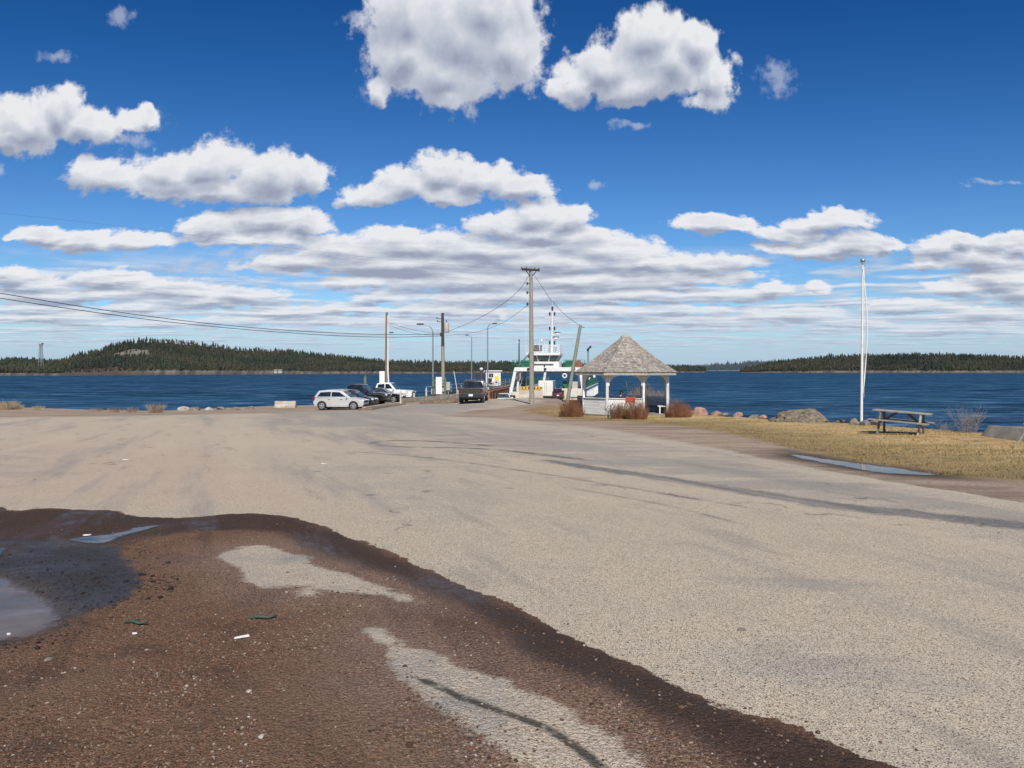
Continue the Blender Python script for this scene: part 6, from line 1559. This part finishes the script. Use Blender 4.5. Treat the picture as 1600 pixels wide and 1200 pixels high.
    for (x0, x1) in ((-4.9, -1.9), (2.2, 5.0)):
        q = MB()
        for k in range(6):
            x = x0+(x1-x0)*k/5; q.tube([(x, .9, ZB), (x, .9, ZB+1.05)], .035, 6)
        for h in (.45, .75, 1.05): q.bar((x0, .9, ZB+h), (x1, .9, ZB+h), .05, .05)
        q.box(((x0+x1)/2+.5*(1 if x0 < 0 else -1), .96, ZB+.55), ((x1-x0)*.52, .03, .85)); q.build('upper_railing', M['green'], t)
    q = MB(); q.bar((-4.2, 1.3, ZB+.2), (-2.1, 4.5, ZB+3.0), .22, .10); q.bar((-4.2, 1.9, ZB+.2), (-2.1, 5.1, ZB+3.0), .06, .10); q.build('stair', M['galv'], t)
    # bridge
    BX, BY = -1.3, 9.0
    m = MB(); m.box((BX+.1, BY, ZB+.47), (4.4, 4.0, .86)); base = m.build('bridge_base', M['white'], t, bevel=.03)
    m = MB(); m.box((BX-.15, BY-2.05, ZB+.50), (3.3, .14, .12)); m.box((BX+.2, BY-2.1, ZB+.30), (.16, .2, .5)); m.build('base_rail', M['dark'], base)
    z0, z1 = ZB+.90, ZB+1.80
    lo = [(-1.75, -1.6), (1.75, -1.6), (1.75, 1.6), (-1.75, 1.6)]; hi = [(-2.25, -2.15), (2.25, -2.15), (2.25, 2.15), (-2.25, 2.15)]
    m = MB(); m.add([(BX+x, BY+y, z0) for x, y in lo]+[(BX+x, BY+y, z1) for x, y in hi], [(0, 1, 5, 4), (1, 2, 6, 5), (2, 3, 7, 6), (3, 0, 4, 7), (4, 5, 6, 7), (3, 2, 1, 0)]); wh = m.build('wheelhouse', M['dark'], t)
    L_ = lambda a, b, k: (a[0]+(b[0]-a[0])*k, a[1]+(b[1]-a[1])*k)
    for si in range(4):
        a0, a1, b0, b1 = lo[si], lo[(si+1) % 4], hi[si], hi[(si+1) % 4]
        for i, (f0, f1) in enumerate(((.04, .27), (.31, .69), (.73, .96))):
            p0, p1, p2, p3 = L_(a0, a1, f0), L_(a0, a1, f1), L_(b0, b1, f1), L_(b0, b1, f0)
            nx, ny = (a0[1]-a1[1]), (a1[0]-a0[0]); ln = -math.hypot(nx, ny); nx, ny = nx/ln*.02, ny/ln*.02
            qq = []
            for (q, e, k) in ((p0, p3, .22), (p1, p2, .22), (p1, p2, .86), (p0, p3, .86)):
                w = L_(q, e, k); qq.append((BX+w[0]+nx, BY+w[1]+ny, z0+(z1-z0)*k))
            m = MB(); m.add(qq, [(0, 1, 2, 3)]); m.build('bridge_window', pm('bridge_glass', (.10, .16, .18), (.05, .09, .10), 1.5, .08, spec=.8), wh)
        for f in (.0, .29, .71):
            p0, p3 = L_(a0, a1, f), L_(b0, b1, f); m = MB(); m.bar((BX+p0[0]*1.01, BY+p0[1]*1.01, z0), (BX+p3[0]*1.01, BY+p3[1]*1.01, z1), .14, .10); m.build('window_post', M['white'] if f else M['galv'], wh)
    m = MB(); m.box((BX, BY, z1+.19), (4.9, 4.9, .38)); rf = m.build('bridge_roof', M['white'], t, bevel=.04)
    q = MB()
    for x in np.linspace(-2.35, 2.35, 6):
        for y in (-2.3, 2.3): q.tube([(BX+x, BY+y, z1+.3), (BX+x, BY+y, z1+1.5)], .035, 6)
    for y in (-1.15, 0, 1.15):
        for x in (-2.35, 2.35): q.tube([(BX+x, BY+y, z1+.3), (BX+x, BY+y, z1+1.5)], .035, 6)
    for h in (.6, .9, 1.2, 1.5):
        for y in (-2.3, 2.3): q.bar((BX-2.35, BY+y, z1+h), (BX+2.35, BY+y, z1+h), .055, .055)
        for x in (-2.35, 2.35): q.bar((BX+x, BY-2.3, z1+h), (BX+x, BY+2.3, z1+h), .055, .055)
    q.build('roof_railing', M['white'], rf)
    q = MB(); q.box((BX-.9, BY-1.0, z1+1.05), (1.15, .5, .95)); q.build('deck_box', M['dark'], rf, bevel=.02)
    zr = z1+.36
    MX, MY = BX+1.0, BY+.3
    zt = at(862, 487, 113.5).z; q = MB(); q.tube([(MX, MY, zr), (MX+.03, MY, zr+(zt-zr)*.5), (MX+.08, MY, zt)], [.20, .16, .11], 10); ms = q.build('mast', M['white'], t, smooth='auto')
    hh = zt-zr
    q = MB(); q.bar((MX-1.0, MY, zt-.85), (MX+1.3, MY, zt-.85), .07, .07); q.tube([(MX-1.0, MY, zt-.85), (MX-1.0, MY, zt+.25)], .025, 6); q.tube([(MX+.08, MY, zt), (MX+.08, MY, zt+1.75)], .025, 6); q.bar((MX-.1, MY, zt+1.7), (MX+.26, MY, zt+1.7), .03, .03); q.build('yard', M['white'], ms)
    q = MB(); q.lathe([(.0, 0), (.13, .02), (.13, .62), (.0, .66)], (MX+.08, MY, zt+.1), 10); q.build('masthead_light', M['dark'], ms)
    for zz in (zt-.35, zt-2.5, zt-4.6):
        for s in (-1, 1):
            q = MB(); q.lathe([(.0, -.28), (.11, -.26), (.11, .26), (.0, .28)], (MX+.05+s*.36, MY, zz), 10); q.bar((MX, MY, zz), (MX+s*.36, MY, zz), .04, .04); q.build('navigation_light', M['dark'], ms)
    for zz, x0, x1 in ((zt-3.1, .35, 1.15), (zt-3.75, .1, .95)):
        q = MB(); q.box((MX+(x0+x1)/2+.1, MY-.2, zz), (x1-x0+.1, .16, .14)); q.build('radar_scanner', M['dark'], ms)
        q = MB(); q.box((MX+(x0+x1)/2+.15, MY-.2, zz-.22), (.42, .4, .24)); q.bar((MX, MY-.1, zz-.36), (MX+x1, MY-.1, zz-.36), .12, .06); q.build('radar_base', M['white'], ms, bevel=.03)
    q = MB()
    for x, h in ((-2.6, 3.4), (-1.75, 4.3), (2.0, 3.6), (2.35, 4.2), (.2, 1.9), (-.6, 2.2)):
        q.tube([(BX+x, BY-1.8, zr), (BX+x, BY-1.8, zr+h)], [.04, .022], 6)
    q.build('antenna', M['white'], rf)
    q = MB(); q.lathe([(0, -.05), (.18, -.02), (.2, .15), (.12, .32), (0, .36)], (BX-.35, BY-1.2, zr+1.7), 10); q.tube([(BX-.35, BY-1.2, zr), (BX-.35, BY-1.2, zr+1.7)], .03, 6); q.build('satellite_dome', M['white'], rf, smooth='auto')
    # deck floodlight on a short post, right
    q = MB(); q.tube([(5.0, 10.2, ZB), (5.0, 10.2, ZB+2.7)], .12, 8); fp = q.build('light_post', M['galv'], t); q = MB(); q.bar((4.8, 10.0, ZB+2.55), (5.45, 10.0, ZB+3.2), .3, .26); q.build('floodlight', M['dark'], fp)
    # orange equipment on the upper deck
    q = MB(); q.lathe([(.55, 0), (.5, .35), (.22, 1.0), (0, 1.05)], (3.9, 6.0, ZB+.05), 10); q.build('orange_cover', M['orange'], t)
    q = MB(); q.box((3.1, 6.0, ZB+.5), (.9, .8, .8)); q.build('life_raft_box', M['boxgrey'], t, bevel=.04)
    # stern gantry: same portal at the far end
    m = MB(); m.box((.05, LN-.8, ZB-.22), (9.1, .5, .5))
    for s in (-1, 1): m.bar((s*5.0, LN-.8, DK+.1), (s*4.4, LN-.8, ZB), .4, .45, up=(0, 1, 0))
    m.build('stern_gantry', M['white'], t)
    # inner pillars of the walkway
    for s in (-1, 1):
        for y in (5.5, 10.8):
            m = MB(); m.box((s*4.55, y, (DK+ZB)/2), (.35, .35, ZB-DK)); m.build('pillar', M['boxgrey'], t)
    return t
FERRY = ferry()
def fer(x, y, z): return Matrix.Translation(FO) @ Matrix.Rotation(FR, 4, 'Z') @ Vector((x, y, z))
def life_ring():
    bm = bmesh.new(); n, k = 22, 10; vs = []
    m = MB(); v = []
    for i in range(n):
        a = 2*math.pi*i/n
        for j in range(k):
            b = 2*math.pi*j/k; r = .26+.095*math.cos(b); v.append((r*math.cos(a), .08*math.sin(b), r*math.sin(a)))
    m.add(v, [(i*k+j, ((i+1) % n)*k+j, ((i+1) % n)*k+(j+1) % k, i*k+(j+1) % k) for i in range(n) for j in range(k)])
    p = fer(2.35, .35, .85); t = thing('life_ring', 'white life ring hanging under the right end of the ferry gantry beam', 'life ring', p, FR)
    m.build('ring', M['white'], t, smooth=True); q = MB(); q.bar((0, 0, .3), (0, .1, .72), .02, .02); q.build('hanger', M['dark'], t)
life_ring()
# vehicles aboard
def box_truck():
    p = fer(-.35, 1.2, -2.5); t = thing('box_truck', 'white box truck on the ferry deck seen from behind', 'truck', p, FR)
    m = MB(); m.box((0, 2.0, 1.62), (2.0, 3.6, 2.1)); m.build('box', M['carwhite'], t, bevel=.03)
    for x in (-.48, .48):
        m = MB(); m.box((x, .188, 1.62), (.92, .03, 1.95)); d = m.build('rear_door', pm('truck_door', (.80, .78, .72), (.70, .68, .62), 2, .5, dirt=.2), t, bevel=.01)
        q = MB(); q.tube([(x*.25, .16, .75), (x*.25, .16, 2.5)], .02, 6); q.build('lock_rod', M['galv'], d)
    m = MB(); m.box((0, .22, .45), (1.9, .14, .18)); m.build('bumper', M['dark'], t)
    for x in (-.82, .82):
        m = MB(); m.box((x, .15, .52), (.16, .05, .12)); m.build('taillight', M['tail'], t)
        m = MB(); m.lathe([(.2, -.13), (.38, -.12), (.38, .12), (.2, .13)], (x, 1.3, .38), 16, 'x'); m.build('wheel', M['black'], t, smooth='auto')
        m = MB(); m.lathe([(.2, -.13), (.38, -.12), (.38, .12), (.2, .13)], (x, 4.6, .38), 16, 'x'); m.build('wheel', M['black'], t, smooth='auto')
    m = MB(); m.box((0, 4.5, 1.15), (1.85, 1.4, 1.4)); m.build('cab', M['carwhite'], t, bevel=.12)
    m = MB(); m.box((0, 2.4, .5), (1.0, 4.6, .16)); m.build('chassis', M['black'], t)
box_truck()
vehicle('maroon car at the ferry bow seen from behind, right of the white box truck', fer(1.5, 1.9, -2.5), FR+R(90), 4.28, 1.78, SUVP, SUVC, .26, .345, (1.32, -1.34), M['carred'], 'ferry_car', 'cars on or boarding the ferry', wins=SUVW, extra=std_extra(.80, .95, (.78, 1.1), .7))
vehicle('black car further in on the ferry deck, above the maroon car', fer(1.6, 9.6, -2.5), FR+R(90), 4.4, 1.8, SUVP, SUVC, .26, .345, (1.32, -1.34), M['carblack'], 'ferry_car', 'cars on or boarding the ferry', wins=SUVW, extra=std_extra(.80, .95, (.78, 1.1), .7))
wc = at(784.5, 632, 79); wc.z = -1.5-.35
vehicle('white car on the ramp behind the waiting pickup, only its upper half showing', Vector(((785.5-800)/F*81.5, 81.5, -2.27)), R(-88), 4.5, 1.78, SED, SEDC, .26, .335, (1.4, -1.35), M['carwhite'], 'ferry_car', 'cars on or boarding the ferry', wins=SEDW, extra=std_extra(.70, .8, (.72, 1.0), .58, paint='carwhite'))
# pallet of crates and gear seen through the gantry on the pier
for i, (px, Y, w, h, lab, mt_) in enumerate([(806, 132, 1.3, 1.5, 'tan crate on the pier seen through the left leg of the gantry', 'deck'), (815, 130, 1.0, 1.2, 'grey crate on the pier right of the tan crate', 'boxgrey'), (822, 128, 1.1, .9, 'brown crate on the pier left of the tall pole', 'wood')]):
    b = Vector(((px-800)/F*Y, Y, -1.0)); t = thing('crate', lab, 'crate', b, .2*i)
    m = MB(); m.box((0, 0, h/2), (w, w*.8, h)); m.build('box', M[mt_], t, bevel=.02)
    m = MB(); m.box((0, 0, h+.03), (w+.1, w*.8+.1, .06)); m.build('lid', M['wood'], t)
# ------------------------------------------------------------------ far shore details
def radio_tower():
    Y = 690; b = at(64, 566, Y); top = at(64, 538, Y); h = top.z-b.z; t = thing('radio_tower', 'thin steel lattice tower rising above the wood on the left shore', 'tower', b)
    m = MB(); w = 1.6
    for sx, sy in ((-1, -1), (1, -1), (1, 1), (-1, 1)): m.bar((sx*w, sy*w, -6), (sx*w*.5, sy*w*.5, h), .28)
    n = 8
    for i in range(n):
        z0, z1 = h*i/n, h*(i+1)/n; k0, k1 = w*(1-.5*i/n), w*(1-.5*(i+1)/n)
        for s in (-1, 1): m.bar((-k0, s*k0, z0), (k1, s*k1, z1), .14); m.bar((k0, s*k0, z0), (-k1, s*k1, z1), .14); m.bar((s*k0, -k0, z0), (s*k1, k1, z1), .14)
    m.build('lattice', M['galv'], t)
    m = MB(); m.box((0, 0, h+.6), (3.2, 3.2, 1.4)); m.build('antenna_head', M['boxgrey'], t)
radio_tower()
for i, (px, py, w, lab) in enumerate([(431, 583, 3.4, 'left of two small whitish cottages on the far wooded shore'), (438, 582, 4.0, 'right of two small whitish cottages on the far wooded shore')]):
    Y = 838; b = at(px, py, Y); b.z = WZ+1.5; t = thing('cottage', lab, 'cottage', b, .2)
    m = MB(); m.box((0, 0, 1.4), (w, 4, 2.8)); m.build('wall', pm('cottage_wall', (.55, .52, .47), (.45, .42, .38), .5, .8), t)
    m = MB(); m.add([(-w/2-.2, -2.3, 2.75), (w/2+.2, -2.3, 2.75), (w/2+.2, 2.3, 2.75), (-w/2-.2, 2.3, 2.75), (-w/2-.2, 0, 4.2), (w/2+.2, 0, 4.2)], [(0, 1, 5, 4), (2, 3, 4, 5), (0, 4, 3), (1, 2, 5)]); m.build('roof', M['greyrock'], t)
    for x in (-w*.25, w*.25):
        m = MB(); m.box((x, -2.03, 1.5), (.7, .1, .9)); m.build('window', M['dark'], t)
# ------------------------------------------------------------------ litter in the foreground
LIT = pm('white_litter', (.78, .77, .74), (.66, .65, .62), 30, .6); GRN = pm('green_stick', (.035, .065, .045), (.055, .075, .05), 30, .7, .4)
for px, py, s, rz, lab in ((135, 837, .035, .2, 'white scrap lying in the thin puddle at left'), (378, 995, .022, .5, 'white stub lying on the brown gravel below the green stick'), (210, 991, .014, .1, 'small white chip near the left green twig'), (196, 719, .05, .1, 'white scrap on the pinkish far asphalt at left'), (506, 725, .04, .0, 'white scrap on the asphalt in mid distance'), (14, 992, .010, .3, 'tiny white chip in the muddy puddle'), (1318, 676, .05, 0, 'white scrap at the edge of the straw lawn')):
    p = P(px, py); p.z = gsample(p.x, p.y)+.004; m = MB(); rs = random.Random(int(px)); n = 7
    pts = [(s*(.7+.5*rs.random())*math.cos(6.283*k/n)*1.4, s*(.5+.4*rs.random())*math.sin(6.283*k/n)) for k in range(n)]
    if px == 378: pts = [(-.05, -.008), (.05, -.008), (.05, .008), (-.05, .008)]; n = 4
    m.add([(x, y, .002) for x, y in pts]+[(x*.9, y*.9, .008+.006*rs.random()) for x, y in pts], [tuple(range(n-1, -1, -1)), tuple(range(n, 2*n))]+[(k, (k+1) % n, n+(k+1) % n, n+k) for k in range(n)])
    o = m.build('litter_scrap', LIT); o.location = p; o.rotation_euler = (0, 0, rz); tag(o, lab, 'litter')
for px, py, L_, rz, lab in ((410, 969, .10, .15, 'short dark green stick on the brown gravel'), (212, 976, .09, -.2, 'crooked dark green twig near the muddy puddle')):
    p = P(px, py); p.z = gsample(p.x, p.y)+.012; m = MB(); m.tube([(-L_, 0, 0), (-L_*.3, .015, .006), (L_*.4, -.01, .004), (L_, .02, .008)], [.008, .012, .011, .006], 7); m.tube([(-L_*.3, .015, .006), (-L_*.1, .05, .01)], [.008, .004], 5)
    o = m.build('stick', GRN, smooth=True); o.location = p; o.rotation_euler = (0, 0, rz); tag(o, lab, 'stick')
for i, (px, py, s, lab) in enumerate([(62, 926, .05, 'dark stone on the rim of the muddy puddle'), (76, 1030, .035, 'flat grey stone below the muddy puddle'), (1160, 984, .045, 'dark flat spot of tar-black stone on the bright asphalt')]):
    p = P(px, py); p.z = gsample(p.x, p.y)+.004
    rock(lab, 'stone', p, (s, s*.8, s*(.4 if i < 2 else .12)), M['greyrock'] if i else M['dark'], 140+i, i, name='stone', sub_=2)
